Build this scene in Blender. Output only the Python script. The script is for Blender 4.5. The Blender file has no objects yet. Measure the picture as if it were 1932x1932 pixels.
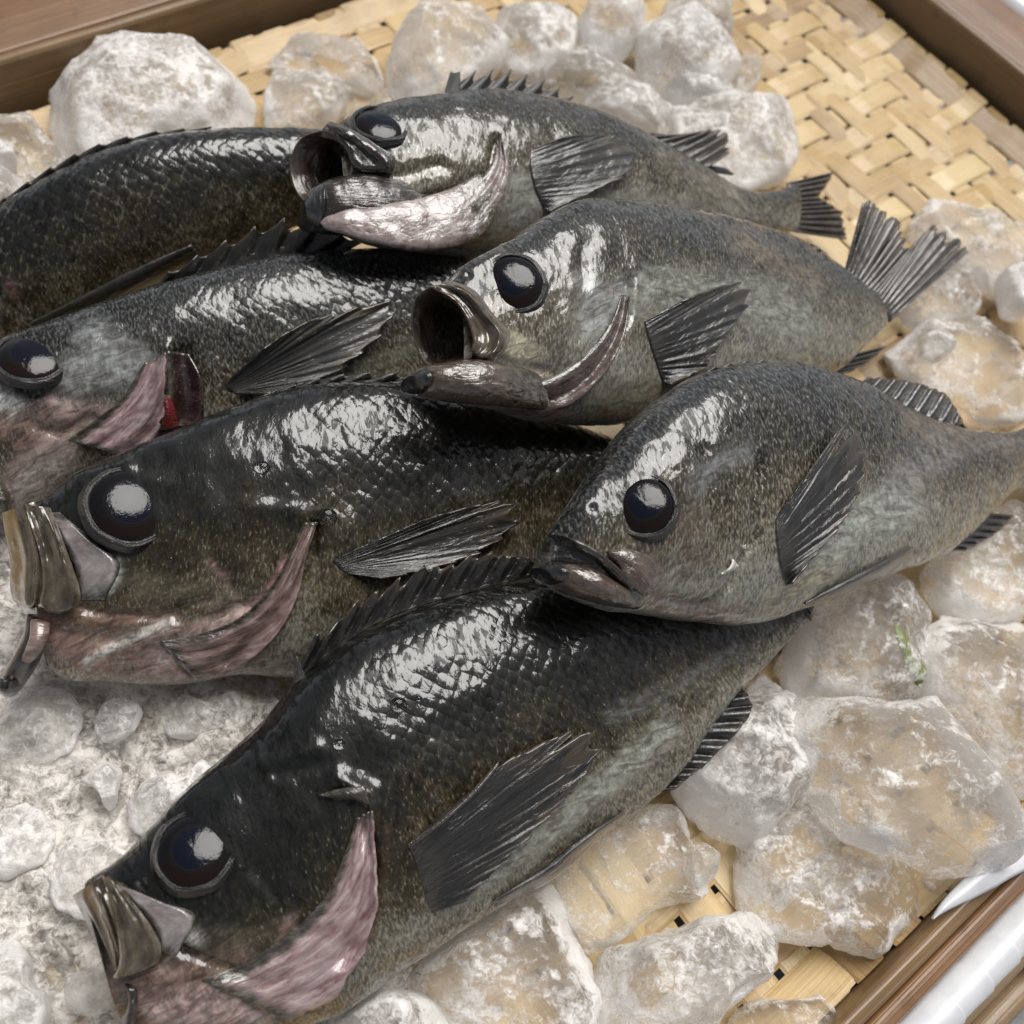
import bpy, bmesh, math, random
import numpy as np
from mathutils import Vector
from mathutils.bvhtree import BVHTree
R = math.radians
scene = bpy.context.scene
col = scene.collection
random.seed(7); rng = np.random.default_rng(7)

# ---------------------------------------------------------------- camera
PITCH, ROLL, FPX, HALF = R(61), R(17), 1890.0, 966.0
_X = np.array([1, 0, 0.]); _U = np.array([0, math.sin(PITCH), math.cos(PITCH)])
CF = np.array([0, math.cos(PITCH), -math.sin(PITCH)])
CR = math.cos(ROLL) * _X + math.sin(ROLL) * _U
CU = math.cos(ROLL) * _U - math.sin(ROLL) * _X
CP = -0.33 * CF
cam = bpy.data.cameras.new('camera'); cam_ob = bpy.data.objects.new('camera', cam); col.objects.link(cam_ob)
from mathutils import Matrix
m = Matrix.Identity(4)
for i in range(3):
    m[i][0] = CR[i]; m[i][1] = CU[i]; m[i][2] = -CF[i]; m[i][3] = CP[i]
cam_ob.matrix_world = m
cam.sensor_width = 36; cam.lens = 36 * FPX / (2 * HALF)
cam.clip_start = 0.01; cam.clip_end = 50
cam.dof.use_dof = True; cam.dof.focus_distance = 0.255; cam.dof.aperture_fstop = 15.0
scene.camera = cam_ob

# ---------------------------------------------------------------- light
SUN_EL, SUN_AZ = R(63), R(14)          # azimuth measured from +Y (away from the viewer) towards +X
world = bpy.data.worlds.new('World'); scene.world = world; world.use_nodes = True
wn = world.node_tree; bg = wn.nodes['Background']
sky = wn.nodes.new('ShaderNodeTexSky'); sky.sky_type = 'NISHITA'; sky.sun_disc = False
sky.sun_elevation = SUN_EL; sky.sun_rotation = SUN_AZ; sky.air_density = 0.35; sky.dust_density = 1.0; sky.ozone_density = 1.0
hs = wn.nodes.new('ShaderNodeHueSaturation'); hs.inputs['Saturation'].default_value = .22
wn.links.new(sky.outputs[0], hs.inputs['Color']); wn.links.new(hs.outputs[0], bg.inputs[0]); bg.inputs[1].default_value = 0.05
sun = bpy.data.lights.new('sun', 'SUN'); sun.energy = 1.5; sun.angle = R(42); sun.color = (1, 0.97, 0.93)
sun_ob = bpy.data.objects.new('sun', sun); col.objects.link(sun_ob)
sd = Vector((math.sin(SUN_AZ) * math.cos(SUN_EL), math.cos(SUN_AZ) * math.cos(SUN_EL), math.sin(SUN_EL)))
sun_ob.rotation_euler = sd.to_track_quat('Z', 'Y').to_euler(); sun_ob.location = sd * 3
vs = scene.view_settings; vs.view_transform = 'Standard'; vs.look = 'None'; vs.gamma = 1; vs.use_curve_mapping = False
vs.exposure = 1.3
cy = scene.cycles; cy.use_denoising = True; cy.max_bounces = 10; cy.transparent_max_bounces = 12; cy.transmission_bounces = 8
cy.diffuse_bounces = 4; cy.glossy_bounces = 4; cy.sample_clamp_indirect = 6

# ---------------------------------------------------------------- helpers
def ray(x, y):
    return CF + CR * ((x - HALF) / FPX) - CU * ((y - HALF) / FPX)
def at_z(x, y, z):
    v = ray(x, y); return CP + v * ((z - CP[2]) / v[2])
def proj(P):
    d = np.asarray(P) - CP; w = d @ CF
    return np.stack([HALF + FPX * (d @ CR) / w, HALF - FPX * (d @ CU) / w], -1)

def _h(ix, iy, iz, s):
    n = (ix * 374761393 + iy * 668265263 + iz * 2147483647 + s * 974634721).astype(np.int64) & 0xffffffff
    n = ((n ^ (n >> 13)) * 1274126177) & 0xffffffff
    n = ((n ^ (n >> 16)) * 2246822519) & 0xffffffff
    return ((n ^ (n >> 15)) & 0xffff) / 65535.0
def vnoise(p, s=0):
    p = np.asarray(p, float); i = np.floor(p).astype(np.int64); f = p - i; f = f * f * (3 - 2 * f)
    r = 0
    for a in (0, 1):
        for b in (0, 1):
            for c in (0, 1):
                w = (f[..., 0] if a else 1 - f[..., 0]) * (f[..., 1] if b else 1 - f[..., 1]) * (f[..., 2] if c else 1 - f[..., 2])
                r = r + w * _h(i[..., 0] + a, i[..., 1] + b, i[..., 2] + c, s)
    return r - 0.5
def fbm(p, s=0, o=4, g=0.5):
    r = 0; a = 1
    for k in range(o):
        r = r + a * vnoise(np.asarray(p) * 2 ** k + 17.3 * k, s + k); a *= g
    return r

def catmull(P, n):
    P = np.asarray(P, float); k = len(P)
    if k == 2:
        t = np.linspace(0, 1, n)[:, None]; return P[0] * (1 - t) + P[1] * t
    d = np.sqrt(((P[1:, :2] - P[:-1, :2]) ** 2).sum(1)) ** 0.7 + 1e-6
    T = np.concatenate([[0], np.cumsum(d)])
    m_ = np.zeros_like(P)
    for i in range(k):
        if i == 0: m_[i] = (P[1] - P[0]) / d[0]
        elif i == k - 1: m_[i] = (P[-1] - P[-2]) / d[-1]
        else:
            a = (P[i] - P[i - 1]) / d[i - 1]; b = (P[i + 1] - P[i]) / d[i]
            m_[i] = (a * d[i] + b * d[i - 1]) / (d[i] + d[i - 1])
    t = np.linspace(0, T[-1], n); j = np.clip(np.searchsorted(T, t, 'right') - 1, 0, k - 2)
    h = d[j][:, None]; u = ((t - T[j]) / d[j])[:, None]
    return ((2 * u**3 - 3 * u**2 + 1) * P[j] + (u**3 - 2 * u**2 + u) * h * m_[j] + (-2 * u**3 + 3 * u**2) * P[j + 1] + (u**3 - u**2) * h * m_[j + 1])
def lin(P, n):
    P = np.asarray(P, float); d = np.sqrt(((P[1:] - P[:-1]) ** 2).sum(1)); T = np.concatenate([[0], np.cumsum(d)])
    t = np.linspace(0, T[-1], n); return np.stack([np.interp(t, T, P[:, i]) for i in range(P.shape[1])], 1)
def dist_poly(Q, P):
    Q = np.asarray(Q, float); P = np.asarray(P, float); best = np.full(len(Q), 1e9)
    if len(P) == 1: return np.sqrt(((Q - P[0]) ** 2).sum(1))
    for a, b in zip(P[:-1], P[1:]):
        ab = b - a; t = np.clip(((Q - a) @ ab) / (ab @ ab + 1e-9), 0, 1)
        best = np.minimum(best, np.sqrt(((Q - a - t[:, None] * ab) ** 2).sum(1)))
    return best

def tag(o, label=None, cat=None, group=None, kind=None):
    if label: o['label'] = label
    if cat: o['category'] = cat
    if group: o['group'] = group
    if kind: o['kind'] = kind
    return o
def empty(name, loc):
    o = bpy.data.objects.new(name, None); o.empty_display_size = .02; o.location = loc; col.objects.link(o); return o
ORG = {}
def mk(name, V, F, mat, parent=None, org=None, uv=None, attrs=None, smooth=True, closed=False):
    V = np.asarray(V, float)
    if parent is not None: org = ORG[parent.name]
    if org is None: org = np.array([V[:, 0].mean(), V[:, 1].mean(), V[:, 2].min()])
    org = np.asarray(org, float)
    me = bpy.data.meshes.new(name); me.from_pydata((V - org).tolist(), [], F if isinstance(F, list) else F.tolist()); me.update()
    if uv is not None:
        l = me.uv_layers.new(name='UVMap'); idx = np.empty(len(me.loops), np.int32); me.loops.foreach_get('vertex_index', idx)
        l.data.foreach_set('uv', np.asarray(uv, np.float32)[idx].ravel())
    for k, a in (attrs or {}).items():
        at = me.attributes.new(k, 'FLOAT_COLOR', 'POINT'); at.data.foreach_set('color', np.asarray(a, np.float32).ravel())
    if smooth: me.polygons.foreach_set('use_smooth', np.ones(len(me.polygons), bool))
    if closed:
        bm = bmesh.new(); bm.from_mesh(me); bmesh.ops.recalc_face_normals(bm, faces=bm.faces); bm.to_mesh(me); bm.free()
    if mat: me.materials.append(mat)
    o = bpy.data.objects.new(name, me); col.objects.link(o)
    if parent is not None: o.parent = parent
    else: o.location = org
    ORG[o.name] = org
    return o
def grid_faces(n, m_, wrap=False, flip=False, off=0):
    F = []
    for i in range(n - 1):
        for j in range(m_ if wrap else m_ - 1):
            j2 = (j + 1) % m_
            q = [off + i * m_ + j, off + i * m_ + j2, off + (i + 1) * m_ + j2, off + (i + 1) * m_ + j]
            F.append(q if flip else q[::-1])
    return F
def grid_normals(G, wrap=False):
    du = np.gradient(G, axis=0)
    dv = (np.roll(G, -1, 1) - np.roll(G, 1, 1)) if wrap else np.gradient(G, axis=1)
    n = np.cross(du, dv); return n / (np.linalg.norm(n, axis=-1, keepdims=True) + 1e-12)

# ---------------------------------------------------------------- node helper
class NT:
    def __init__(s, name):
        s.m = bpy.data.materials.new(name); s.m.use_nodes = True; s.t = s.m.node_tree
        s.b = s.t.nodes['Principled BSDF']; s.out = s.t.nodes['Material Output']
    def n(s, ty, **kw):
        nd = s.t.nodes.new('ShaderNode' + ty)
        for k, v in kw.items():
            if k.startswith('_'): setattr(nd, k[1:], v)
        for k, v in kw.items():
            if not k.startswith('_'):
                key = int(k[1:]) if k[0] == 'i' and k[1:].isdigit() else k.replace('__', ' ')
                s.set(nd.inputs[key], v)
        return nd
    def set(s, sock, v):
        if isinstance(v, bpy.types.NodeSocket): s.t.links.new(v, sock)
        elif isinstance(v, bpy.types.Node): s.t.links.new(v.outputs[0], sock)
        elif isinstance(v, (tuple, list)) and sock.type == 'RGBA' and len(v) == 3: sock.default_value = (*v, 1)
        else: sock.default_value = v
    def math(s, op, a, b=0, c=None, clamp=False):
        nd = s.n('Math', _operation=op, _use_clamp=clamp); s.set(nd.inputs[0], a); s.set(nd.inputs[1], b)
        if c is not None: s.set(nd.inputs[2], c)
        return nd.outputs[0]
    def map(s, v, a, b, c=0., d=1., smooth=True):
        nd = s.n('MapRange', _interpolation_type='SMOOTHSTEP' if smooth else 'LINEAR'); nd.clamp = True
        for i, x in enumerate((v, a, b, c, d)): s.set(nd.inputs[i], x)
        return nd.outputs[0]
    def mix(s, f, a, b, mode='MIX'):
        nd = s.n('Mix', _data_type='RGBA', _blend_type=mode); s.set(nd.inputs[0], f); s.set(nd.inputs[6], a); s.set(nd.inputs[7], b); return nd.outputs[2]
    def noise(s, vec, scale, detail=3, rough=.5, dist=0, dim='3D'):
        nd = s.n('TexNoise', _noise_dimensions=dim)
        if vec is not None: s.set(nd.inputs['Vector'], vec)
        nd.inputs['Scale'].default_value = scale; nd.inputs['Detail'].default_value = detail
        nd.inputs['Roughness'].default_value = rough; nd.inputs['Distortion'].default_value = dist
        return nd.outputs[0]
    def ramp(s, f, stops):
        nd = s.n('ValToRGB'); cr = nd.color_ramp
        while len(cr.elements) < len(stops): cr.elements.new(.5)
        for e, (p, c) in zip(cr.elements, stops): e.position = p; e.color = (*c, 1)
        s.set(nd.inputs[0], f); return nd.outputs[0]
    def mapping(s, vec, scale=(1, 1, 1), rot=(0, 0, 0), loc=(0, 0, 0)):
        nd = s.n('Mapping'); s.set(nd.inputs[0], vec); nd.inputs['Scale'].default_value = scale; nd.inputs['Rotation'].default_value = rot; nd.inputs['Location'].default_value = loc
        return nd.outputs[0]
    def bump(s, h, dist, strength=1., normal=None):
        nd = s.n('Bump'); nd.inputs['Strength'].default_value = strength; nd.inputs['Distance'].default_value = dist
        s.set(nd.inputs['Height'], h)
        if normal is not None: s.set(nd.inputs['Normal'], normal)
        return nd.outputs[0]
    def p(s, **kw):
        for k, v in kw.items(): s.set(s.b.inputs[k.replace('__', ' ')], v)

# ---------------------------------------------------------------- materials
def skin_mat(name, seed, light=0.0, warm=1.0, frost=0.0, coat_amp=1.0, net_amt=.22):
    g = NT(name)
    uv = g.n('UVMap').outputs[0]
    uvs = g.mapping(uv, loc=(seed * 1.37, seed * .71, 0))
    z = g.n('Attribute', _attribute_name='zone'); zs = g.n('SeparateColor'); g.set(zs.inputs[0], z.outputs['Color'])
    zr, zg, zb = zs.outputs[0], zs.outputs[1], zs.outputs[2]
    pa = g.n('Attribute', _attribute_name='paint')
    big = g.noise(uvs, 70, 4, .55)
    fine = g.noise(g.mapping(uvs, scale=(1500, 620, 1), rot=(0, 0, .5)), 1, 3, .6)
    mott = g.noise(g.mapping(uvs, scale=(420, 260, 1), rot=(0, 0, .6)), 1, 4, .6, 0.6)
    vor_v = g.mapping(uvs, scale=(1 / .0027, 1 / .0030, 1), rot=(0, 0, R(45)))
    vor = g.n('TexVoronoi', _voronoi_dimensions='2D', _feature='F1'); g.set(vor.inputs['Vector'], vor_v); vor.inputs['Scale'].default_value = 1; vor.inputs['Randomness'].default_value = .42
    cs = g.n('SeparateColor'); g.set(cs.inputs[0], vor.outputs['Color'])
    zz = g.math('ADD', g.math('ADD', zr, light), g.math('MULTIPLY', g.math('SUBTRACT', big, .5), .55))
    zz = g.math('ADD', zz, g.math('MULTIPLY', g.math('SUBTRACT', mott, .5), .45))
    w = warm
    base = g.ramp(zz, [(0, (.0030, .0034, .0032)), (.30, (.0075, .0075, .0058)), (.5, (.027, .0205, .0092)), (.70, (.080, .064, .037)), (1, (.205, .195, .155))])
    v = g.math('ADD', .68, g.math('MULTIPLY', cs.outputs[0], .64))
    v = g.math('ADD', 1, g.math('MULTIPLY', zb, g.math('SUBTRACT', v, 1)))
    base = g.mix(1., base, g.n('CombineColor', i0=v, i1=v, i2=v), 'MULTIPLY')
    net = g.math('MULTIPLY', g.map(vor.outputs['Distance'], .50, .66), g.math('MULTIPLY', zb, g.map(big, .35, .6)))
    base = g.mix(g.math('MULTIPLY', net, net_amt), base, (.11, .105, .085))
    fl = g.map(g.math('ADD', fine, g.math('MULTIPLY', g.math('SUBTRACT', zz, .55), .34)), .53, .74)
    base = g.mix(g.math('MULTIPLY', fl, .48), base, (.30, .295, .26))
    spk = g.map(g.math('ADD', g.math('MULTIPLY', fine, .55), g.math('MULTIPLY', g.noise(g.mapping(uvs, scale=(900, 500, 1), rot=(0, 0, .55)), 1, 3, .65, .5), .45)), .36, .64, .5, 1.6)
    base = g.mix(1., base, g.n('CombineColor', i0=spk, i1=spk, i2=spk), 'MULTIPLY')
    # natural markings
    pn = g.math('ADD', g.math('MULTIPLY', g.math('SUBTRACT', g.noise(uvs, 300, 4, .6), .5), .9), pa.outputs['Alpha'])
    pf = g.map(pn, .22, .85)
    pcol = g.mix(g.map(g.math('ADD', g.math('MULTIPLY', mott, .6), g.math('MULTIPLY', fine, .4)), .40, .62), g.mix(1., pa.outputs['Color'], (1.3, 1.3, 1.3), 'MULTIPLY'), g.mix(.55, pa.outputs['Color'], base))
    pv_ = g.map(g.noise(g.mapping(uvs, scale=(150, 420, 1), rot=(0, 0, -.3)), 1, 5, .62, 1.2), .30, .70, .45, 1.65)
    pcol = g.mix(1., pcol, g.n('CombineColor', i0=pv_, i1=g.math('POWER', pv_, 1.12), i2=g.math('POWER', pv_, 1.1)), 'MULTIPLY')
    base = g.mix(g.math('MULTIPLY', pf, .92), base, pcol)
    if frost: base = g.mix(g.math('MULTIPLY', g.map(fine, .45, .7), frost), base, (.42, .43, .42))
    # wet skin relief
    sc_h = g.math('MULTIPLY', g.math('SUBTRACT', 1, g.math('POWER', vor.outputs['Distance'], 2)), zb)
    nb = g.bump(sc_h, .00032, .8)
    nb = g.bump(g.math('ADD', mott, g.math('MULTIPLY', fine, .7)), .00022, .55, nb)
    film = g.math('ADD', g.noise(g.mapping(uvs, scale=(260, 150, 1), rot=(0, 0, .5)), 1, 3, .4, .8), g.math('MULTIPLY', g.noise(uvs, 90, 2), 1.8))
    grain = g.noise(g.mapping(uvs, scale=(900, 430, 1), rot=(0, 0, .5)), 1, 3, .6, .4)
    nc = g.bump(film, .00042 * coat_amp, .8, g.bump(g.math('ADD', sc_h, g.math('MULTIPLY', grain, .35)), .00030, .8))
    hn = g.math('ADD', g.math('MULTIPLY', g.noise(g.mapping(uvs, scale=(620, 210, 1), rot=(0, 0, .55)), 1, 4, .6, .7), .7), g.math('MULTIPLY', g.noise(uvs, 130, 3, .55), .3))
    wet = g.map(hn, .525, .56, 1., .22)
    g.p(Base__Color=base, Roughness=g.math('ADD', .30, g.math('MULTIPLY', mott, .2)), Metallic=g.math('MULTIPLY', fl, .5), Normal=nb,
        Coat__Weight=wet, Coat__Roughness=.03, Coat__IOR=1.56, Coat__Normal=nc)
    g.b.inputs['Specular IOR Level'].default_value = .18
    return g.m

def flesh_mat(name, cols, rough=.25, streak=(120, 900), sss=.0, bump=.0005, coat_ior=1.6, alpha=0.):
    g = NT(name); uv = g.n('UVMap').outputs[0]
    a = g.noise(g.mapping(uv, scale=(streak[0], streak[1], 1)), 1, 4, .6, .8)
    b = g.noise(uv, 180, 4, .6)
    f = g.math('ADD', g.math('MULTIPLY', a, .6), g.math('MULTIPLY', b, .5))
    k = len(cols); c = g.ramp(f, [(.32 + .42 * i / (k - 1), cc) for i, cc in enumerate(cols)])
    at = g.n('SeparateColor'); g.set(at.inputs[0], g.n('Attribute', _attribute_name='pv').outputs['Color'])
    sp = g.map(g.noise(uv, 1500, 2), .62, .75)
    sk = g.ramp(g.noise(uv, 420, 4, .65), [(.35, (.014, .012, .009)), (.5, (.05, .043, .030)), (.65, (.13, .12, .095))])
    bl = g.map(g.math('ADD', at.outputs[0], g.math('MULTIPLY', g.math('SUBTRACT', g.noise(uv, 350, 4, .6), .5), .9)), .18, .62)
    c = g.mix(bl, sk, c)
    c = g.mix(g.math('MULTIPLY', sp, .35), c, (.35, .30, .27))
    g.p(Base__Color=c, Roughness=rough, Normal=g.bump(g.math('ADD', a, g.math('MULTIPLY', b, .6)), bump, .8), Coat__Weight=1., Coat__Roughness=.05, Coat__IOR=coat_ior,
        Coat__Normal=g.bump(g.math('ADD', a, g.noise(uv, 260, 3)), bump * 1.1, .7))
    if sss:
        g.b.inputs['Subsurface Weight'].default_value = sss; g.b.inputs['Subsurface Scale'].default_value = .002
        g.b.inputs['Subsurface Radius'].default_value = (1, .4, .3)
    return g.m
def fin_mat(name, c0=(.0045, .0045, .0045), c1=(.022, .017, .012), tip=(.05, .036, .022), coat=1.):
    g = NT(name); uv = g.n('UVMap').outputs[0]; s = g.n('SeparateXYZ'); g.set(s.inputs[0], uv)
    a = g.noise(g.mapping(uv, scale=(60, 3, 1)), 1, 4, .6); b = g.noise(g.mapping(uv, scale=(14, 6, 1)), 1, 4)
    c = g.mix(g.map(a, .42, .7), c0, c1); c = g.mix(g.math('MULTIPLY', g.map(s.outputs[1], .6, 1.05), g.map(b, .4, .6)), c, tip)
    film = g.noise(g.mapping(uv, scale=(11, 7, 1)), 1, 4, .55, .8)
    bn = g.noise(g.mapping(uv, scale=(30, 16, 1)), 1, 4, .6)
    c = g.mix(g.math('MULTIPLY', g.map(g.math('ADD', s.outputs[1], g.math('MULTIPLY', g.math('SUBTRACT', bn, .5), .35)), .02, .22, 1, 0), .7), c, g.mix(g.map(bn, .4, .65), (.016, .014, .010), (.07, .062, .048)))
    g.p(Base__Color=c, Roughness=.4, Normal=g.bump(a, .00018, .7), Coat__Weight=coat, Coat__Roughness=.035, Coat__IOR=1.55, Coat__Normal=g.bump(g.math('ADD', film, g.math('MULTIPLY', a, .10)), .0007, .8))
    return g.m
def eye_mat(name):
    g = NT(name); uv = g.n('UVMap').outputs[0]; s = g.n('SeparateXYZ'); g.set(s.inputs[0], uv)
    r = g.math('POWER', g.math('ADD', g.math('POWER', s.outputs[0], 2), g.math('POWER', s.outputs[1], 2)), .5)
    n1 = g.noise(g.mapping(uv, scale=(3, 3, 1)), 1, 4, .6)
    iris = g.mix(g.map(g.math('ADD', s.outputs[1], g.math('MULTIPLY', n1, .5)), -.45, .25), (.0095, .0050, .0035), (.0042, .0040, .0050))  # brown iris, warmer towards its lower side: reflected light put into the colour
    c = g.ramp(r, [(0, (.0035, .005, .011)), (.5, (.0035, .005, .011)), (.515, (.016, .012, .006)), (.535, (.006, .005, .007)), (.6, (.01, .01, .01))])
    c = g.mix(g.map(r, .53, .64), c, iris); c = g.mix(g.map(r, .84, .94), c, (.004, .004, .004))
    film = g.math('ADD', g.noise(g.mapping(uv, scale=(2.2, 2.2, 1)), 1, 2, .4), g.math('MULTIPLY', g.noise(g.mapping(uv, scale=(6, 6, 1)), 1, 4, .6), .35))
    g.b.inputs['Specular IOR Level'].default_value = 0.
    g.p(Base__Color=c, Roughness=.8, Coat__Weight=1., Coat__Roughness=.012, Coat__IOR=1.42, Coat__Normal=g.bump(film, .00032, .7))
    return g.m
def plain(name, c, rough=.4, coat=0., bump=None, c2=None, sc=300):
    g = NT(name); tc = g.n('TexCoord').outputs['Object']; a = g.noise(tc, sc, 4, .6)
    g.p(Base__Color=g.mix(g.map(a, .35, .7), c, c2 or c), Roughness=rough, Coat__Weight=coat, Coat__Roughness=.05, Coat__IOR=1.7)
    if bump: g.p(Normal=g.bump(a, bump, .8), Coat__Normal=g.bump(a, bump, .6))
    return g.m
def ice_mat(name, frost=.4, tint=(.97, .965, .95), seed=0, clear=.5, white=(.93, .905, .875)):
    g = NT(name); tc = g.mapping(g.n('NewGeometry').outputs['Position'], loc=(seed * .3, seed * .17, 0))
    ed = g.n('SeparateColor'); g.set(ed.inputs[0], g.n('Attribute', _attribute_name='edge').outputs['Color'])
    n1 = g.noise(tc, 90, 4, .6, .5); n2 = g.noise(tc, 420, 4, .65, .8); n3 = g.noise(tc, 1500, 3, .6)
    vor = g.n('TexVoronoi', _feature='F1'); g.set(vor.inputs['Vector'], g.mapping(tc, scale=(1, 1, 1))); vor.inputs['Scale'].default_value = 210
    bub = g.map(vor.outputs['Distance'], .10, .26)
    h = g.math('ADD', g.math('ADD', g.math('MULTIPLY', n1, 1.0), g.math('MULTIPLY', n2, .55)), g.math('MULTIPLY', n3, .26))
    h = g.math('ADD', h, g.math('MULTIPLY', bub, .05))
    nrm = g.bump(h, .0022, .8)
    fz = g.math('ADD', g.math('MULTIPLY', g.math('SUBTRACT', n1, .5), 1.5), g.math('MULTIPLY', g.math('SUBTRACT', n2, .5), 1.7))
    fz = g.math('ADD', fz, g.math('MULTIPLY', ed.outputs[0], .95))
    crk = g.math('ABSOLUTE', g.math('SUBTRACT', g.noise(tc, 75, 3, .55, .8), .5))
    fz = g.math('ADD', fz, g.math('MULTIPLY', g.map(crk, .0, .02, 1, 0), .14))
    ff = g.map(g.math('ADD', fz, frost), .05, .85, .10, .97)
    g.p(Base__Color=(1, 1, 1), Roughness=.05, IOR=1.31, Transmission__Weight=1., Normal=nrm)
    tr = g.n('BsdfTransparent'); g.set(tr.inputs[0], tint)
    core = g.n('MixShader', i0=clear); g.t.links.new(g.b.outputs[0], core.inputs[1]); g.t.links.new(tr.outputs[0], core.inputs[2])
    d = g.n('BsdfPrincipled'); g.set(d.inputs['Base Color'], white); d.inputs['Roughness'].default_value = .3
    d.inputs['Coat Weight'].default_value = 1.; d.inputs['Coat Roughness'].default_value = .05; d.inputs['Coat IOR'].default_value = 1.4; g.set(d.inputs['Coat Normal'], nrm)
    g.set(d.inputs['Normal'], g.bump(h, .0012, .7))
    tl = g.n('BsdfTranslucent'); g.set(tl.inputs[0], (.93, .92, .90))
    mw = g.n('MixShader', i0=.22); g.t.links.new(d.outputs[0], mw.inputs[1]); g.t.links.new(tl.outputs[0], mw.inputs[2])
    m1 = g.n('MixShader'); g.set(m1.inputs[0], ff); g.t.links.new(core.outputs[0], m1.inputs[1]); g.t.links.new(mw.outputs[0], m1.inputs[2])
    g.t.links.new(m1.outputs[0], g.out.inputs[0])
    return g.m
def bamboo_mat(name, c1, c2, c3, grain=(2, 160), rough=.38, stain=.3):
    g = NT(name); uv = g.n('UVMap').outputs[0]; at = g.n('Attribute', _attribute_name='tone'); s = g.n('SeparateColor'); g.set(s.inputs[0], at.outputs['Color'])
    off = g.n('VectorMath', _operation='ADD'); g.set(off.inputs[0], uv); g.set(off.inputs[1], at.outputs['Vector'])
    a = g.noise(g.mapping(off, scale=(grain[0] * 10, grain[1] * 10, 1)), 1, 5, .65)
    b = g.noise(off, 55, 3); f = g.math('ADD', g.math('ADD', g.math('MULTIPLY', a, .5), g.math('MULTIPLY', s.outputs[0], .5)), g.math('MULTIPLY', b, .25))
    c = g.ramp(f, [(.3, c1), (.58, c2), (.85, c3)])
    c = g.mix(g.math('MULTIPLY', g.map(g.noise(off, 120, 4, .6), .55, .75), stain), c, tuple(x * .45 for x in c1))
    g.p(Base__Color=c, Roughness=rough, Normal=g.bump(a, .0005, .7), Coat__Weight=.2, Coat__Roughness=.2)
    return g.m
def concrete_mat():
    g = NT('concrete'); tc = g.n('TexCoord').outputs['Object']
    a = g.noise(tc, 30, 6, .65); b = g.noise(tc, 400, 4, .7); k = g.math('ABSOLUTE', g.math('SUBTRACT', g.noise(tc, 7, 5, .6, 1.), .5))
    c = g.ramp(g.math('ADD', g.math('MULTIPLY', a, .6), g.math('MULTIPLY', b, .4)), [(.3, (.16, .165, .17)), (.55, (.28, .285, .29)), (.75, (.38, .38, .38))])
    c = g.mix(g.map(k, 0, .006, .7, 0), c, (.1, .1, .1)); g.p(Base__Color=c, Roughness=.8, Normal=g.bump(b, .001, .5)); return g.m
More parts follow.
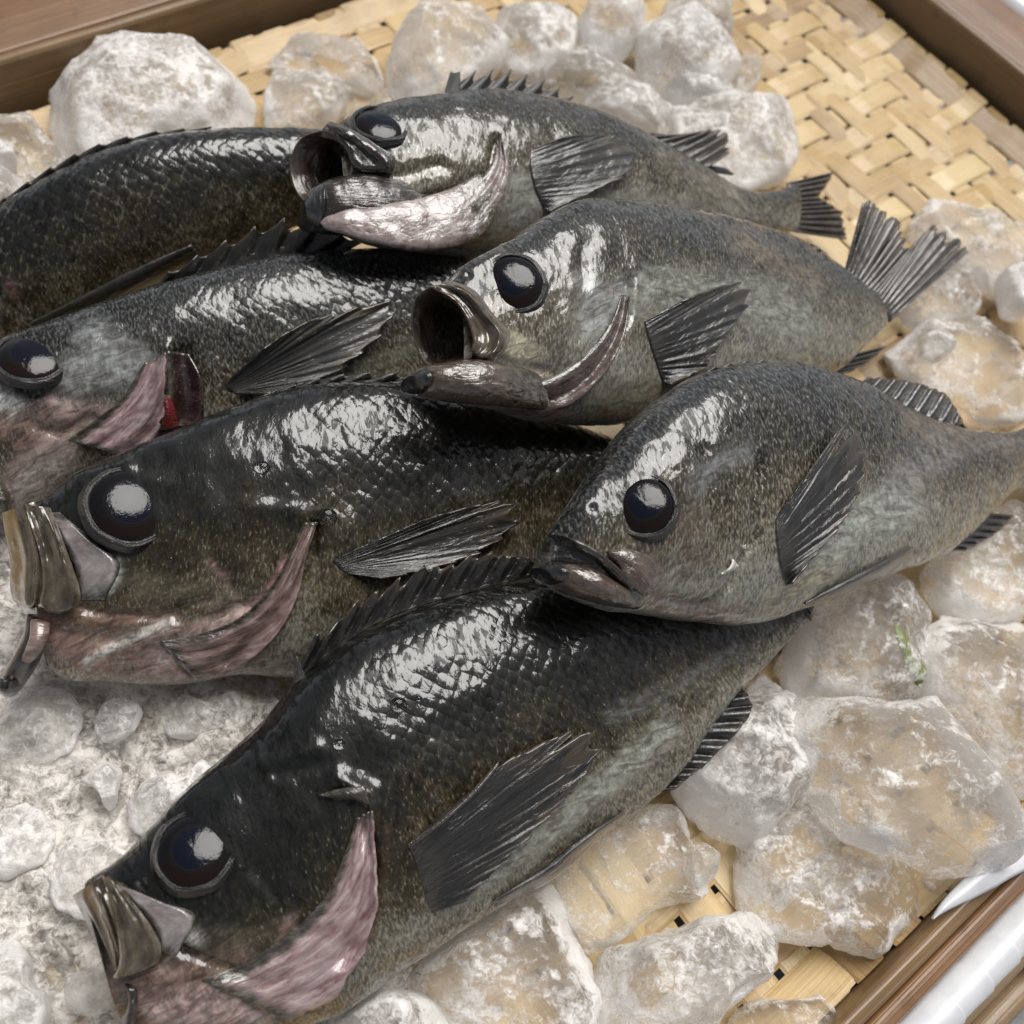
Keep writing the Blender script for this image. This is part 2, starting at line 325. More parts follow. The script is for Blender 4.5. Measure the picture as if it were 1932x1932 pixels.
# ---------------------------------------------------------------- fish builder
class Fish:
    def __init__(s, label, plane, base_px, group='dark rockfish piled on the ice'):
        s.p0, a, b = [at_z(*q) for q in plane]
        n = np.cross(a - s.p0, b - s.p0); n /= np.linalg.norm(n)
        if n @ (CP - s.p0) < 0: n = -n
        s.n = n; o = s.on(*base_px); o = np.array([o[0], o[1], max(.008, o[2] - .022)])
        s.root = tag(empty('rockfish', o), label, 'fish', group); ORG[s.root.name] = o; s.bvh = None
    def on(s, x, y, h=0.):
        v = ray(x, y); return CP + v * ((s.p0 + s.n * h - CP) @ s.n / (v @ s.n))
    def onv(s, XY, h):
        XY = np.asarray(XY, float); h = np.broadcast_to(h, XY.shape[:-1])
        v = CF + CR * ((XY[..., :1] - HALF) / FPX) - CU * ((XY[..., 1:2] - HALF) / FPX)
        t = ((s.p0 - CP) @ s.n + h) / (v @ s.n); return CP + v * t[..., None]
    def cast(s, x, y):
        v = ray(x, y); v = v / np.linalg.norm(v)
        loc, nor, i, d = s.bvh.ray_cast(Vector(CP), Vector(v))
        return (None, None) if loc is None else (np.array(loc), np.array(nor))
    def body(s, st, mat, sculpt=(), paint=(), zone=(0, 1), scale_t=(.22, .30), p=.72, back=.75, NS=250, NC=150, mouth_open=False):
        S = catmull(np.array(st, float), NS); D, V, th = S[:, 0:2], S[:, 2:4], S[:, 4]
        Dp, Vp = s.onv(D, 0.), s.onv(V, 0.); M = (Dp + Vp) / 2; A = (Dp - Vp) / 2
        ph = np.linspace(0, 2 * np.pi, NC, endpoint=False); sp = np.sin(ph); cp = np.cos(ph)
        g = np.sign(sp) * np.abs(sp) ** p; g = np.where(g < 0, g * back, g)
        cpp = np.sign(cp) * np.abs(cp) ** 1.0
        G = M[:, None] + A[:, None] * cpp[None, :, None] + s.n * (th[:, None] * g[None, :])[..., None]
        if not mouth_open:     # rounded nose
            pass
        N = grid_normals(G, True)
        if (N[NS // 2, NC // 4] @ s.n) < 0: N = -N; flip = True
        else: flip = False
        px = proj(G); near = (np.clip(sp, 0, .3) / .3)[None, :]
        for poly, r, amp in sculpt:
            d = dist_poly(px.reshape(-1, 2), poly).reshape(NS, NC)
            G = G + N * (amp * np.exp(-(d / r) ** 2) * near)[..., None]
        w = .0006 * fbm(G * 140, 3, 3)
        G = G + N * w[..., None]
        # attributes
        arc = np.concatenate([np.zeros((NS, 1)), np.cumsum(np.linalg.norm(np.diff(G, axis=1), axis=2), axis=1)], 1)
        half = arc[:, NC // 2:NC // 2 + 1]; arcm = np.where(np.arange(NC)[None, :] <= NC // 2, arc, 2 * half - arc)
        L = np.concatenate([[0], np.cumsum(np.linalg.norm(np.diff(M, axis=0), axis=1))])
        uv = np.stack([np.broadcast_to(L[:, None], (NS, NC)), arcm - half * .3], -1)
        t = np.linspace(0, 1, NS)
        sdv = (1 - cpp) / 2; z = np.zeros((NS, NC, 4)); z[..., 0] = zone[0] + (zone[1] - zone[0]) * sdv[None, :] ** 1.25
        z[..., 1] = t[:, None]; z[..., 2] = np.clip((t - scale_t[0]) / (scale_t[1] - scale_t[0]), 0, 1)[:, None]; z[..., 3] = 1
        pc = np.zeros((NS, NC, 4)); fl = px.reshape(-1, 2)
        for poly, r, c, al in paint:
            d = dist_poly(fl, poly).reshape(NS, NC); a = al * np.exp(-(d / r) ** 2)
            k = a / np.maximum(a + pc[..., 3] * (1 - a), 1e-6)
            pc[..., :3] = pc[..., :3] * (1 - k[..., None]) + np.array(c) * k[..., None]
            pc[..., 3] = a + pc[..., 3] * (1 - a)
        V_ = G.reshape(-1, 3); F = grid_faces(NS, NC, True, flip)
        c0 = len(V_); V_ = np.vstack([V_, G[0].mean(0), G[-1].mean(0)])
        for j in range(NC):
            j2 = (j + 1) % NC
            if not mouth_open: F.append([c0, j, j2] if not flip else [c0, j2, j])
            e = (NS - 1) * NC; F.append([c0 + 1, e + j2, e + j] if not flip else [c0 + 1, e + j, e + j2])
        ex = lambda a: np.vstack([a.reshape(-1, a.shape[-1]), a[0].mean(0), a[-1].mean(0)])
        s.bvh = BVHTree.FromPolygons([Vector(v) for v in V_], F)
        return mk('body', V_, F, mat, s.root, uv=ex(uv), attrs={'zone': ex(z), 'paint': ex(pc)})
    def lobe(s, name, st, mat, N=44, NC=22, lump=0., parent=None, p=.8, fade=0.):
        S = catmull(np.array(st, float), N); h, th = S[:, 4], S[:, 5]
        A, B = s.onv(S[:, 0:2], h), s.onv(S[:, 2:4], h); M = (A + B) / 2; W = (A - B) / 2
        ph = np.linspace(0, 2 * np.pi, NC, endpoint=False)
        tt = np.linspace(0, 1, N); cap = np.clip(np.minimum(tt, 1 - tt) / .06, 0, 1); cap = np.sqrt(1 - (1 - cap) ** 2) * .97 + .03
        sp, cp = np.sin(ph), np.cos(ph); gs = np.sign(sp) * np.abs(sp) ** p
        G = M[:, None] + W[:, None] * (cp[None] * cap[:, None])[..., None] + s.n * (th[:, None] * gs[None] * cap[:, None])[..., None]
        if lump: G = G + s.n * (lump * fbm(G * 260, 5, 3))[..., None]
        Nn = grid_normals(G, True); flip = (Nn[N // 2, NC // 4] @ s.n) < 0
        F = grid_faces(N, NC, True, flip); V_ = G.reshape(-1, 3); c0 = len(V_); V_ = np.vstack([V_, G[0].mean(0), G[-1].mean(0)])
        for j in range(NC):
            j2 = (j + 1) % NC; e = (N - 1) * NC
            F.append([c0, j2, j][::-1 if flip else 1]); F.append([c0 + 1, e + j, e + j2][::-1 if flip else 1])
        L = np.concatenate([[0], np.cumsum(np.linalg.norm(np.diff(M, axis=0), axis=1))])
        wl = np.linalg.norm(W, axis=1)
        uv = np.stack([np.broadcast_to(wl[:, None] * cp[None], (N, NC)), np.broadcast_to(L[:, None], (N, NC))], -1).reshape(-1, 2)
        uv = np.vstack([uv, uv[0], uv[-1]])
        return mk(name, V_, F, mat, parent or s.root, uv=uv, closed=True, attrs={'pv': np.repeat(np.concatenate([np.repeat(np.clip((1 - tt) / fade, 0, 1) if fade else np.ones(N), NC), [1., 0. if fade else 1.]])[:, None], 4, 1)})
    def sheet(s, name, ra, rb, mat, ha, hb, folds=(), nu=50, nv=36, bow=.003, thick=.0011, parent=None, seed=0, rough=.0005):
        """thin folded skin between two outlines, ha / hb: height of either edge above the fish's middle plane"""
        A, B = catmull(np.array(ra, float), nu), catmull(np.array(rb, float), nu); u = np.linspace(0, 1, nu); v = np.linspace(0, 1, nv)
        PX = A[:, None] * (1 - v[None, :, None]) + B[:, None] * v[None, :, None]; U, Vv = np.meshgrid(u, v, indexing='ij')
        fa = np.interp(u, np.linspace(0, 1, len(ha)), ha); fb = np.interp(u, np.linspace(0, 1, len(hb)), hb)
        H = fa[:, None] * (1 - Vv) + fb[:, None] * Vv + bow * np.sin(np.pi * np.clip(Vv, 0, 1)) ** .8
        for c, w, a, sk in folds: H = H + a * np.exp(-((Vv - c - sk * (U - .5)) / w) ** 2) * np.clip(np.minimum(U, 1 - U) * 7, .15, 1)
        H = H - .004 * np.clip((U - .9) / .1, 0, 1) ** 2
        G = s.onv(PX, H); G = G + s.n * (rough * fbm(G * 260, seed, 3))[..., None]
        Nn = grid_normals(G); flip = (Nn[nu // 2, nv // 2] @ s.n) < 0
        uv = np.stack([np.broadcast_to(v[None] * .02, (nu, nv)), np.broadcast_to(u[:, None] * .025, (nu, nv))], -1).reshape(-1, 2)
        o = mk(name, G.reshape(-1, 3), grid_faces(nu, nv, False, flip), mat, parent or s.root, uv=uv, attrs={'pv': np.ones((nu * nv, 4))})
        md = o.modifiers.new('thickness', 'SOLIDIFY'); md.thickness = thick; md.offset = -1
        md = o.modifiers.new('soft', 'BEVEL'); md.width = .0004; md.segments = 2; md.limit_method = 'ANGLE'; md.angle_limit = R(50)
        return o
    def heights(s, PX):
        n, m_ = PX.shape[:2]; H = np.full((n, m_), np.nan)
        for i in range(n):
            for j in range(m_):
                loc, nor = s.cast(*PX[i, j])
                if loc is not None: H[i, j] = (loc - s.p0) @ s.n
        return H
    def patch(s, name, ra, rb, mat, lift=.0008, edge=0., nu=40, nv=24, corr=0., nc=0, smooth=4, spline=True, thick=.0006, jag=0., unit_uv=False, decay=.92, jagn=0, dome=0., parent=None, seed=0, fade=True):
        """sheet between two rails ra -> rb (v: 0..1), u along the rails, following the body; lift(u,v) above it"""
        f_ = catmull if spline else lin
        A, B = f_(np.array(ra, float), nu), f_(np.array(rb, float), nu)
        v = np.linspace(0, 1, nv); u = np.linspace(0, 1, nu)
        ext = np.ones(nu)
        if jag:
            q = np.abs(np.sin(np.pi * u * jagn)) ** .8; r_ = np.random.default_rng(seed + 3).normal(0, .35, nu // 3 + 2).repeat(3)[:nu]
            ext = 1 - jag * q * (1 + r_)
        vv = v[None, :] * ext[:, None]
        PX = A[:, None] * (1 - vv[..., None]) + B[:, None] * vv[..., None]
        H = s.heights(PX)
        for i in range(nu):
            last = None
            for j in range(nv):
                if np.isnan(H[i, j]):
                    H[i, j] = last * decay if last is not None else 0.
                last = H[i, j]
        for _ in range(smooth):
            P = np.pad(H, 1, mode='edge'); Hs = (P[:-2, 1:-1] + P[2:, 1:-1] + P[1:-1, :-2] + P[1:-1, 2:]) / 4; H = np.maximum(Hs, H - .0005)
        U, Vv = np.meshgrid(u, v, indexing='ij')
        l = lift(U, Vv) if callable(lift) else lift + edge * Vv
        H = H + l + dome * np.sin(np.pi * U) * np.sin(np.pi * Vv)
        if corr: H = H + corr * np.cos((U + .012 * np.sin(U * 23 + seed)) * nc * 2 * np.pi) * np.clip(Vv * 3, 0, 1) * np.clip(.55 + 1.6 * vnoise(np.stack([U * 7, Vv * 3, U * 0], -1), nc), .05, 1.3)
        G = s.onv(PX, H)
        uv = np.stack([U, Vv], -1) if unit_uv else np.stack([np.cumsum(np.linalg.norm(np.diff(G, axis=0, prepend=G[:1]), axis=2), 0), np.cumsum(np.linalg.norm(np.diff(G, axis=1, prepend=G[:, :1]), axis=2), 1)], -1)
        Nn = grid_normals(G); flip = (Nn[nu // 2, nv // 2] @ s.n) < 0
        pv = np.clip(np.minimum(Vv * 2.2, np.minimum(U * 9, (1 - U) * 5) + .15), 0, 1) if fade is True else (np.clip(np.minimum(np.minimum(U, 1 - U), np.minimum(Vv, 1 - Vv)) * 4.5, 0, 1) if fade == 'all' else np.ones_like(U))
        o = mk(name, G.reshape(-1, 3), grid_faces(nu, nv, False, flip), mat, parent or s.root, uv=uv.reshape(-1, 2), attrs={'pv': np.repeat(pv.reshape(-1, 1), 4, 1)})
        md = o.modifiers.new('thickness', 'SOLIDIFY'); md.thickness = thick; md.offset = -1
        return o
    def fin(s, name, base, edge, mat, rays=10, h=0., h1=None, corr=.0006, ripple=.0, spiny=0., nu=None, nv=18, thick=.0007, rag=.04, seed=0, spline=True, sink=6):
        """median fin standing in the fish's own plane: base line -> free edge"""
        nu = nu or rays * 8 + 1; f_ = catmull if spline else lin
        A, B = f_(np.array(base, float), nu), f_(np.array(edge, float), nu)
        u = np.linspace(0, 1, nu); v = np.linspace(0, 1, nv); rr = np.random.default_rng(seed + 11)
        ext = 1 - spiny * np.abs(np.sin(np.pi * u * rays)) ** .7
        ext = ext * (1 - rag * np.abs(np.interp(u * rays * 3, np.arange(rays * 3 + 2), rr.normal(0, 1, rays * 3 + 2))))
        A = A + (A - B) / (np.linalg.norm(A - B, axis=1, keepdims=True) + 1e-6) * sink
        vv = v[None] * ext[:, None]; PX = A[:, None] * (1 - vv[..., None]) + B[:, None] * vv[..., None]
        U, Vv = np.meshgrid(u, v, indexing='ij'); h1 = h if h1 is None else h1
        H = h + (h1 - h) * Vv + corr * np.cos(U * rays * 2 * np.pi) * np.clip(Vv * 2, 0, 1) + ripple * np.sin(U * 7 + 2 * Vv + seed) * Vv
        G = s.onv(PX, H); Nn = grid_normals(G); flip = (Nn[nu // 2, nv // 2] @ s.n) < 0
        o = mk(name, G.reshape(-1, 3), grid_faces(nu, nv, False, flip), mat, s.root, uv=np.stack([U, Vv], -1).reshape(-1, 2))
        md = o.modifiers.new('thickness', 'SOLIDIFY'); md.thickness = thick; md.offset = 0
        return o
    def eye(s, x, y, r, ratio=.95, away=(.25, -1), sink=.2, hgt=.42, rim=1.1):
        """away: image direction the eye leans towards; ratio: how far it is foreshortened"""
        loc, nor = s.cast(x, y)
        vd = CP - loc; dist = vd @ -CF; vd /= np.linalg.norm(vd)
        up = CR * away[0] - CU * away[1]; up = up - vd * (up @ vd); up /= np.linalg.norm(up); th_ = math.acos(ratio)
        n = vd * math.cos(th_) + up * math.sin(th_)
        yax = CU - n * (CU @ n); yax /= np.linalg.norm(yax); xax = np.cross(yax, n)
        R_ = r * dist / FPX; c = loc - n * R_ * sink
        K, M_ = 26, 64; V_ = [c + n * R_ * hgt]; UV = [(0, 0)]; F = []
        th = np.linspace(0, 2 * np.pi, M_, endpoint=False)
        for i in range(1, K + 1):
            q = i / K * np.pi / 2; rho = math.sin(q)
            for t in th:
                V_.append(c + R_ * rho * (xax * math.cos(t) + yax * math.sin(t)) + n * R_ * hgt * math.cos(q)); UV.append((rho * math.cos(t), rho * math.sin(t)))
        for j in range(M_): F.append([0, 1 + j, 1 + (j + 1) % M_])
        F += [[1 + f for f in q] for q in grid_faces(K, M_, True, True)]
        # back of the ball
        bk = len(V_); V_.append(c - n * R_ * .6); UV.append((0, 1)); e = 1 + (K - 1) * M_
        for j in range(M_): F.append([bk, e + (j + 1) % M_, e + j])
        eo = mk('eye', V_, F, MAT['eye'], s.root, uv=UV, closed=True)
        # raised wet rim of skin: two fine folds
        prof = [(.95, -.02), (.975, .03), (.995, .042), (1.02, .022), (1.045, .008), (1.065, .024), (1.085, .022), (1.12, -.02), (1.20, -.16)]
        V_ = []; UV = []
        for a, (pr, pz) in enumerate(prof):
            for k_, t in enumerate(th):
                wob = 1 + .012 * math.sin(3 * t + r) + .01 * math.sin(7 * t + x)
                V_.append(c + R_ * pr * (rim / 1.2) * wob * (xax * math.cos(t) + yax * math.sin(t)) + n * R_ * (pz + sink * (.9 if a < 7 else .8))); UV.append((t * R_, a * .0006))
        mk('eye_rim', V_, grid_faces(len(prof), M_, True, True), MAT['eye_rim'], s.root, uv=UV, attrs={'pv': np.ones((len(V_), 4))})
        return eo
    def mouth(s, ring, depth_px, mat_in, mat_lip, lip=4.5, seed=0, deep=.55, back_px=None):
        """open mouth: ring = [(x,y,h)...] closed loop of the lips; funnel runs back to depth_px = (x,y,h)"""
        Rg = np.array(ring, float); Rg = catmull(np.vstack([Rg, Rg[:1]]), 65)[:-1]
        P = s.onv(Rg[:, :2], Rg[:, 2]); c = P.mean(0); D = s.on(*depth_px)
        rows = []
        for f, q in catmull(np.array([(0, 1), (.08, .93), (.25, .86), (.5, .78), (.8, .62), (1, .35), (1.05, .02)]), 26):
            Q = (P - c) * q + c + (D - c) * f
            rows.append(Q + .0016 * min(1, f * 6) * q * fbm(Q * 240, seed, 2)[:, None] * s.n)
        G = np.array(rows); M_ = 64
        uv = np.stack(np.meshgrid(np.linspace(0, .06, M_), np.linspace(0, .03, len(rows))), -1)
        mk('mouth', G.reshape(-1, 3), grid_faces(len(rows), M_, True), mat_in, s.root, uv=uv.reshape(-1, 2), attrs={'pv': np.ones((G.size // 3, 4))})
        # lips: tube round the ring, with a skirt running back into the head
        T = np.roll(P, -1, 0) - np.roll(P, 1, 0); T /= np.linalg.norm(T, axis=1, keepdims=True)
        axis = D - c; axis /= np.linalg.norm(axis); rad = P - c; rad -= (rad @ axis)[:, None] * axis; rad /= np.linalg.norm(rad, axis=1, keepdims=True)
        r_ = lip * .25 / FPX; rows = []
        for a in np.linspace(-math.pi * .5, math.pi * 1.0, 11):
            rows.append(P + rad * (r_ * (1 + math.sin(a))) - axis * (r_ * math.cos(a)) * (1 if abs(a) < 1.6 else 1))
        for k in (.15, .4, .7): rows.append(P * (1) + rad * r_ * 2.0 + (D - c) * k * .8)
        G = np.array(rows); uv = np.stack(np.meshgrid(np.linspace(0, .08, M_), np.linspace(0, .01, len(rows))), -1)
        mk('lip', G.reshape(-1, 3), grid_faces(len(rows), M_, True), mat_lip, s.root, uv=uv.reshape(-1, 2), attrs={'pv': np.ones((G.size // 3, 4))})

MAT = {}
MAT['eye'] = eye_mat('fish_eye'); MAT['eye_rim'] = flesh_mat('eye_rim_skin', [(.003, .003, .003), (.006, .006, .0055), (.014, .012, .010)], coat_ior=1.4, bump=.0009, rough=.45)
MAT['fin'] = fin_mat('dark_fin'); MAT['fin_matte'] = fin_mat('black_spiny_fin', (.004, .004, .004), (.012, .010, .008), (.02, .016, .012), .12); MAT['tail'] = fin_mat('tail_fin', (.018, .014, .010), (.07, .052, .036), (.11, .08, .05))
MAT['throat'] = flesh_mat('pink_gill_membrane', [(.09, .045, .043), (.22, .13, .13), (.38, .29, .29), (.52, .45, .44)], streak=(160, 620), sss=.15)
MAT['throat_brown'] = flesh_mat('brown_gill_membrane', [(.045, .028, .020), (.13, .080, .068), (.26, .185, .17), (.42, .35, .33)], streak=(160, 620), sss=.1)
MAT['throat_dark'] = flesh_mat('dark_gill_membrane', [(.025, .017, .013), (.07, .048, .040), (.13, .095, .084), (.24, .20, .185)], streak=(160, 620))
MAT['jaw'] = flesh_mat('jaw_skin', [(.018, .012, .009), (.052, .035, .026), (.105, .076, .060), (.19, .155, .135)], streak=(420, 160), bump=.0010)
MAT['jaw_dark'] = flesh_mat('dark_jaw_skin', [(.008, .007, .006), (.022, .017, .014), (.05, .038, .030)], streak=(700, 120))
MAT['maxilla'] = flesh_mat('upper_jaw_skin', [(.016, .012, .007), (.045, .034, .020), (.11, .088, .060), (.24, .21, .18)], streak=(60, 45), bump=.0004, sss=.12)
MAT['silver'] = flesh_mat('silvery_cheek_membrane', [(.05, .042, .034), (.15, .128, .118), (.26, .235, .235), (.42, .42, .39)], streak=(200, 90))
MAT['white_under'] = flesh_mat('pale_underside', [(.10, .06, .045), (.24, .17, .16), (.38, .33, .315), (.50, .49, .46)], streak=(500, 300), sss=.1)
MAT['mouth'] = flesh_mat('mouth_lining', [(.02, .012, .009), (.06, .040, .030), (.14, .105, .08)], streak=(90, 400))
MAT['mouth_tip'] = flesh_mat('black_jaw_tip', [(.003, .003, .003), (.008, .008, .008), (.018, .016, .015)])
MAT['gill'] = flesh_mat('red_gill', [(.05, .004, .006), (.16, .012, .018), (.25, .03, .03)], streak=(1500, 200))
MAT['gill_dark'] = flesh_mat('shaded_gill_patch', [(.008, .003, .004), (.022, .010, .010), (.07, .04, .04)], streak=(300, 150))
MAT['flesh_white'] = plain('torn_white_skin', (.62, .58, .54), .3, .6, .0005)
# ---------------------------------------------------------------- setting and tray
TA = R(52); E1 = np.array([math.cos(TA), math.sin(TA), 0]); E2 = np.array([-math.sin(TA), math.cos(TA), 0]); EZ = np.array([0, 0, 1.])
A0, A1, B0, B1 = -.36, .316, -.168, .242
def tr(a, b, z): return np.asarray(a)[..., None] * E1 + np.asarray(b)[..., None] * E2 + np.asarray(z)[..., None] * EZ
gz = -.045
tag(mk('ground', [(-3, -3, gz), (3, -3, gz), (3, 3, gz), (-3, 3, gz)], [[0, 1, 2, 3]], concrete_mat(), org=(0, 0, gz), smooth=False), 'grey concrete ground under the tray', kind='structure')
tray = tag(empty('bamboo_tray', tr(np.array(-.03), np.array(.036), np.array(-.008))), 'shallow woven bamboo tray with brown slat rim and white wrapped edge', 'tray'); ORG[tray.name] = np.array(tray.location)
MAT['strip'] = bamboo_mat('woven_bamboo', (.22, .125, .045), (.50, .345, .155), (.66, .51, .275), grain=(1.2, 190))
MAT['slat'] = bamboo_mat('rim_slat', (.09, .055, .024), (.19, .115, .052), (.30, .19, .095), grain=(.5, 60), stain=.45)
MAT['slat_red'] = bamboo_mat('outer_slat', (.085, .040, .016), (.19, .095, .038), (.29, .165, .075), grain=(.5, 60), stain=.45)
MAT['pole'] = bamboo_mat('bamboo_pole', (.12, .075, .04), (.27, .18, .10), (.40, .29, .17), grain=(.6, 80), stain=.5)
MAT['tape'] = plain('white_plastic_tape', (.74, .75, .775), .35, .3, .0002, (.66, .67, .70), 120)
# woven base: every strip runs over two and under two (with shifts and odd widths)
def weave():
    V, F, UV, TN = [], [], [], []
    pit = .0134; na = int((A1 - A0) / pit); nb = int((B1 - B0) / pit); rr = np.random.default_rng(5)
    def strip(along, idx, n, c, L0, wd, skew, par):
        S = 5; N = n * S + 1; t = np.arange(N) / S
        cell = (np.floor(t) + 0).astype(int)
        over = lambda k: 1. if ((k + (idx if par else -idx * 1)) % 4) < 2 else -1.
        zz = np.array([over(int(k)) for k in range(-2, n + 4)])
        if par: zz = -zz
        zc = np.interp(t - .5, np.arange(-2, n + 4), zz); zc = np.clip(zc * 1.4, -1, 1)
        pos = L0 + t * pit; lat = c + skew * (t / n - .5) + .0004 * np.sin(t * .7 + idx)
        if par: pass
        tone = np.clip(rr.normal(.5, .24), 0, 1); off = rr.random() * 7
        b0 = len(V)
        for k in range(N):
            for q, (w, dz) in enumerate(((-1, -.0002), (-.82, .0003), (.82, .0003), (1, -.0002))):
                a_, b_ = (pos[k], lat[k] + w * wd / 2) if not par else (lat[k] + w * wd / 2, pos[k])
                rise = .012 * max(0, (max(a_ - A1 + .02, 0) / .02)) ** 2 + .010 * (max(b_ - B1 + .02, 0) / .02) ** 2 + .008 * (max(B0 + .02 - b_, 0) / .02) ** 2
                V.append(tr(np.array(a_), np.array(b_), np.array(zc[k] * .00062 + dz + rise))); UV.append((pos[k], w * wd / 2 + idx * .05)); TN.append((tone, off, off * .37, 1))
        for k in range(N - 1):
            for q in range(3):
                F.append([b0 + k * 4 + q, b0 + k * 4 + q + 1, b0 + k * 4 + q + 5, b0 + k * 4 + q + 4][:: 1 if par else -1])
    for j in range(nb): strip('a', j, na, B0 + (j + .5) * pit, A0, pit * rr.uniform(.78, .93), rr.normal(0, .0012), False)
    for i in range(na): strip('b', i, nb, A0 + (i + .5) * pit, B0, pit * rr.uniform(.72, .93), rr.normal(0, .0012), True)
    o = mk('woven_base', V, F, MAT['strip'], tray, uv=UV, attrs={'tone': TN}, smooth=False)
    md = o.modifiers.new('thickness', 'SOLIDIFY'); md.thickness = .0006; md.offset = 0
weave()
def sweep(name, mat, p0, p1, out, prof, n=60, wob=.0006, seed=0, tone=.5, smooth=False):
    """profile [(outward, z)] swept from p0 to p1 (tray a,b pairs)"""
    P0 = tr(*map(np.array, (p0[0], p0[1], 0.))); P1 = tr(*map(np.array, (p1[0], p1[1], 0.))); O = out
    prof = np.array(prof); M_ = len(prof); t = np.linspace(0, 1, n); C = P0[None] * (1 - t[:, None]) + P1[None] * t[:, None]
    w = wob * fbm(np.stack([t * 9 + seed, t * 0 + seed, t * 0], -1), seed, 3)
    G = C[:, None] + (prof[None, :, 0] + w[:, None])[..., None] * O + (prof[None, :, 1] + w[:, None] * .7)[..., None] * EZ
    L = np.linalg.norm(P1 - P0); per = np.concatenate([[0], np.cumsum(np.linalg.norm(np.diff(prof, axis=0), axis=1))])
    uv = np.stack([np.broadcast_to(t[:, None] * L, (n, M_)), np.broadcast_to(per[None], (n, M_))], -1).reshape(-1, 2)
    F = grid_faces(n, M_, True); F += [list(range(M_))[::-1], [(n - 1) * M_ + j for j in range(M_)]]
    tn = np.tile([tone, seed * 1.3, seed * .7, 1], (n * M_, 1))
    o = mk(name, G.reshape(-1, 3), F, mat, tray, uv=uv, attrs={'tone': tn}, smooth=smooth)
    md = o.modifiers.new('soft', 'BEVEL'); md.width = .0007; md.segments = 2; md.limit_method = 'ANGLE'; md.angle_limit = R(40)
    return o
def rod(name, mat, p0, p1, z, r, n=60, seed=0, off=np.zeros(3), amp=0., tone=.5, taper=0):
    a = np.linspace(0, 2 * np.pi, 14, endpoint=False)
    P0 = tr(*map(np.array, (p0[0], p0[1], 0.))); O = np.cross((tr(*map(np.array, (p1[0], p1[1], 0.))) - P0), EZ); O /= np.linalg.norm(O)
    return sweep(name, mat, p0, p1, O, [(r * math.cos(q), z + r * math.sin(q)) for q in a], n=n, seed=seed, wob=amp, tone=tone, smooth=True)
def wrapped(p0, p1, z, r, outv, offb, parent=tray):
    """white tape wound round the rim rod: overlapping turns, each a slightly conical sleeve"""
    P0 = tr(*map(np.array, (p0[0], p0[1], z))) + outv * offb; P1 = tr(*map(np.array, (p1[0], p1[1], z))) + outv * offb
    T = P1 - P0; L = np.linalg.norm(T); T = T / L; n = int(L / .0125); V, F = [], []; rr = np.random.default_rng(3); M_ = 28
    for k in range(n):
        s0 = k * L / n; s1 = s0 + L / n * 1.12; sl = .32 + rr.normal(0, .05); b0 = len(V)
        for q, (s, rad) in enumerate(((s0, r * .93), (s0 + .0004, r * 1.0), (s0 + .0009, r * 1.0), (s0 * .5 + s1 * .5, r * (1.015 + rr.normal(0, .01))), (s1 - .0006, r * 1.075), (s1, r * 1.08), (s1 + .0002, r * .98))):
            for j in range(M_):
                a = j / M_ * 2 * math.pi; flat = 1 - .12 * abs(math.sin(2 * a))
                V.append(P0 + T * (s + sl * r * math.cos(a - .7)) + (outv * math.cos(a) * 1.0 + EZ * math.sin(a) * .92) * rad * flat)
        F += [[b0 + x for x in f_] for f_ in grid_faces(7, M_, True)]
    o = mk('white_binding', V, F, MAT['tape'], tray); md = o.modifiers.new('thickness', 'SOLIDIFY'); md.thickness = .0004; md.offset = -1
def edge(p0, p1, out, seed, high=.017, wide=False):
    sweep('inner_rim', MAT['slat'], p0, p1, out, [(0, -.003), (.0008, high - .0015), (.0020, high + .0003), (.0054, high - .0005), (.0060, high - .003), (.0060, -.003)] if not wide else
          [(-.001, -.003), (.0025, high - .001), (.0038, high + .0005), (.0068, high), (.0078, high - .004), (.0078, -.003)], seed=seed, tone=.45)
    if wide:
        sweep('outer_rim', MAT['slat_red'], p0, p1, out, [(.0092, -.006), (.0092, high - .006), (.0112, high - .0025), (.026, high - .0015), (wide - .009, high - .002), (wide - .007, high - .005), (wide - .007, -.008)], seed=seed + 4, tone=.3)
        wrapped(p0, p1, high - .007, .0064, out, wide); return
    sweep('outer_rim', MAT['slat_red'], p0, p1, out, [(.0066, -.006), (.0066, high - .004), (.0080, high - .0025), (.0118, high - .003), (.0126, high - .0055), (.0126, -.006)], seed=seed + 4, tone=.45)
    wrapped(p0, p1, high - .009, .0056, out, .0186)
    o3 = out * .045
    for k, (ob, zz, rad) in enumerate(((.0285, -.014, .0038), (.0385, -.022, .0042))):
        q0 = (p0[0] + ob * (out @ E1), p0[1] + ob * (out @ E2)); q1 = (p1[0] + ob * (out @ E1), p1[1] + ob * (out @ E2))
        rod('bamboo_pole', MAT['pole'], q0, q1, zz, rad, seed=seed + k + 9, amp=.002)
    # lashings
    P0 = tr(*map(np.array, (p0[0], p0[1], 0.))); P1 = tr(*map(np.array, (p1[0], p1[1], 0.))); T = (P1 - P0) / np.linalg.norm(P1 - P0); L = np.linalg.norm(P1 - P0)
    nl = int(L / .085)
    for k in range(nl):
        s = (k + .30) * L / nl; V, UV = [], []; a = np.linspace(0, 2 * np.pi, 26, endpoint=False)
        for q, ww in enumerate(np.linspace(-.0065, .0065, 9)):
            for t in a:
                V.append(P0 + T * (s + ww + .003 * math.cos(t)) + out * (.0325 + .0130 * math.cos(t)) + EZ * (-.016 + .0100 * math.sin(t) - .006 * math.cos(t)) + .0005 * (q % 2) * (out * math.cos(t) + EZ * math.sin(t)))
                UV.append((t * .02, ww))
        mk('lashing', V, grid_faces(9, 26, True), MAT['pole'], tray, uv=UV, attrs={'tone': np.tile([.6, k, 0, 1], (len(V), 1))})
edge((A0, B0), (A1, B0), -E2, 1)
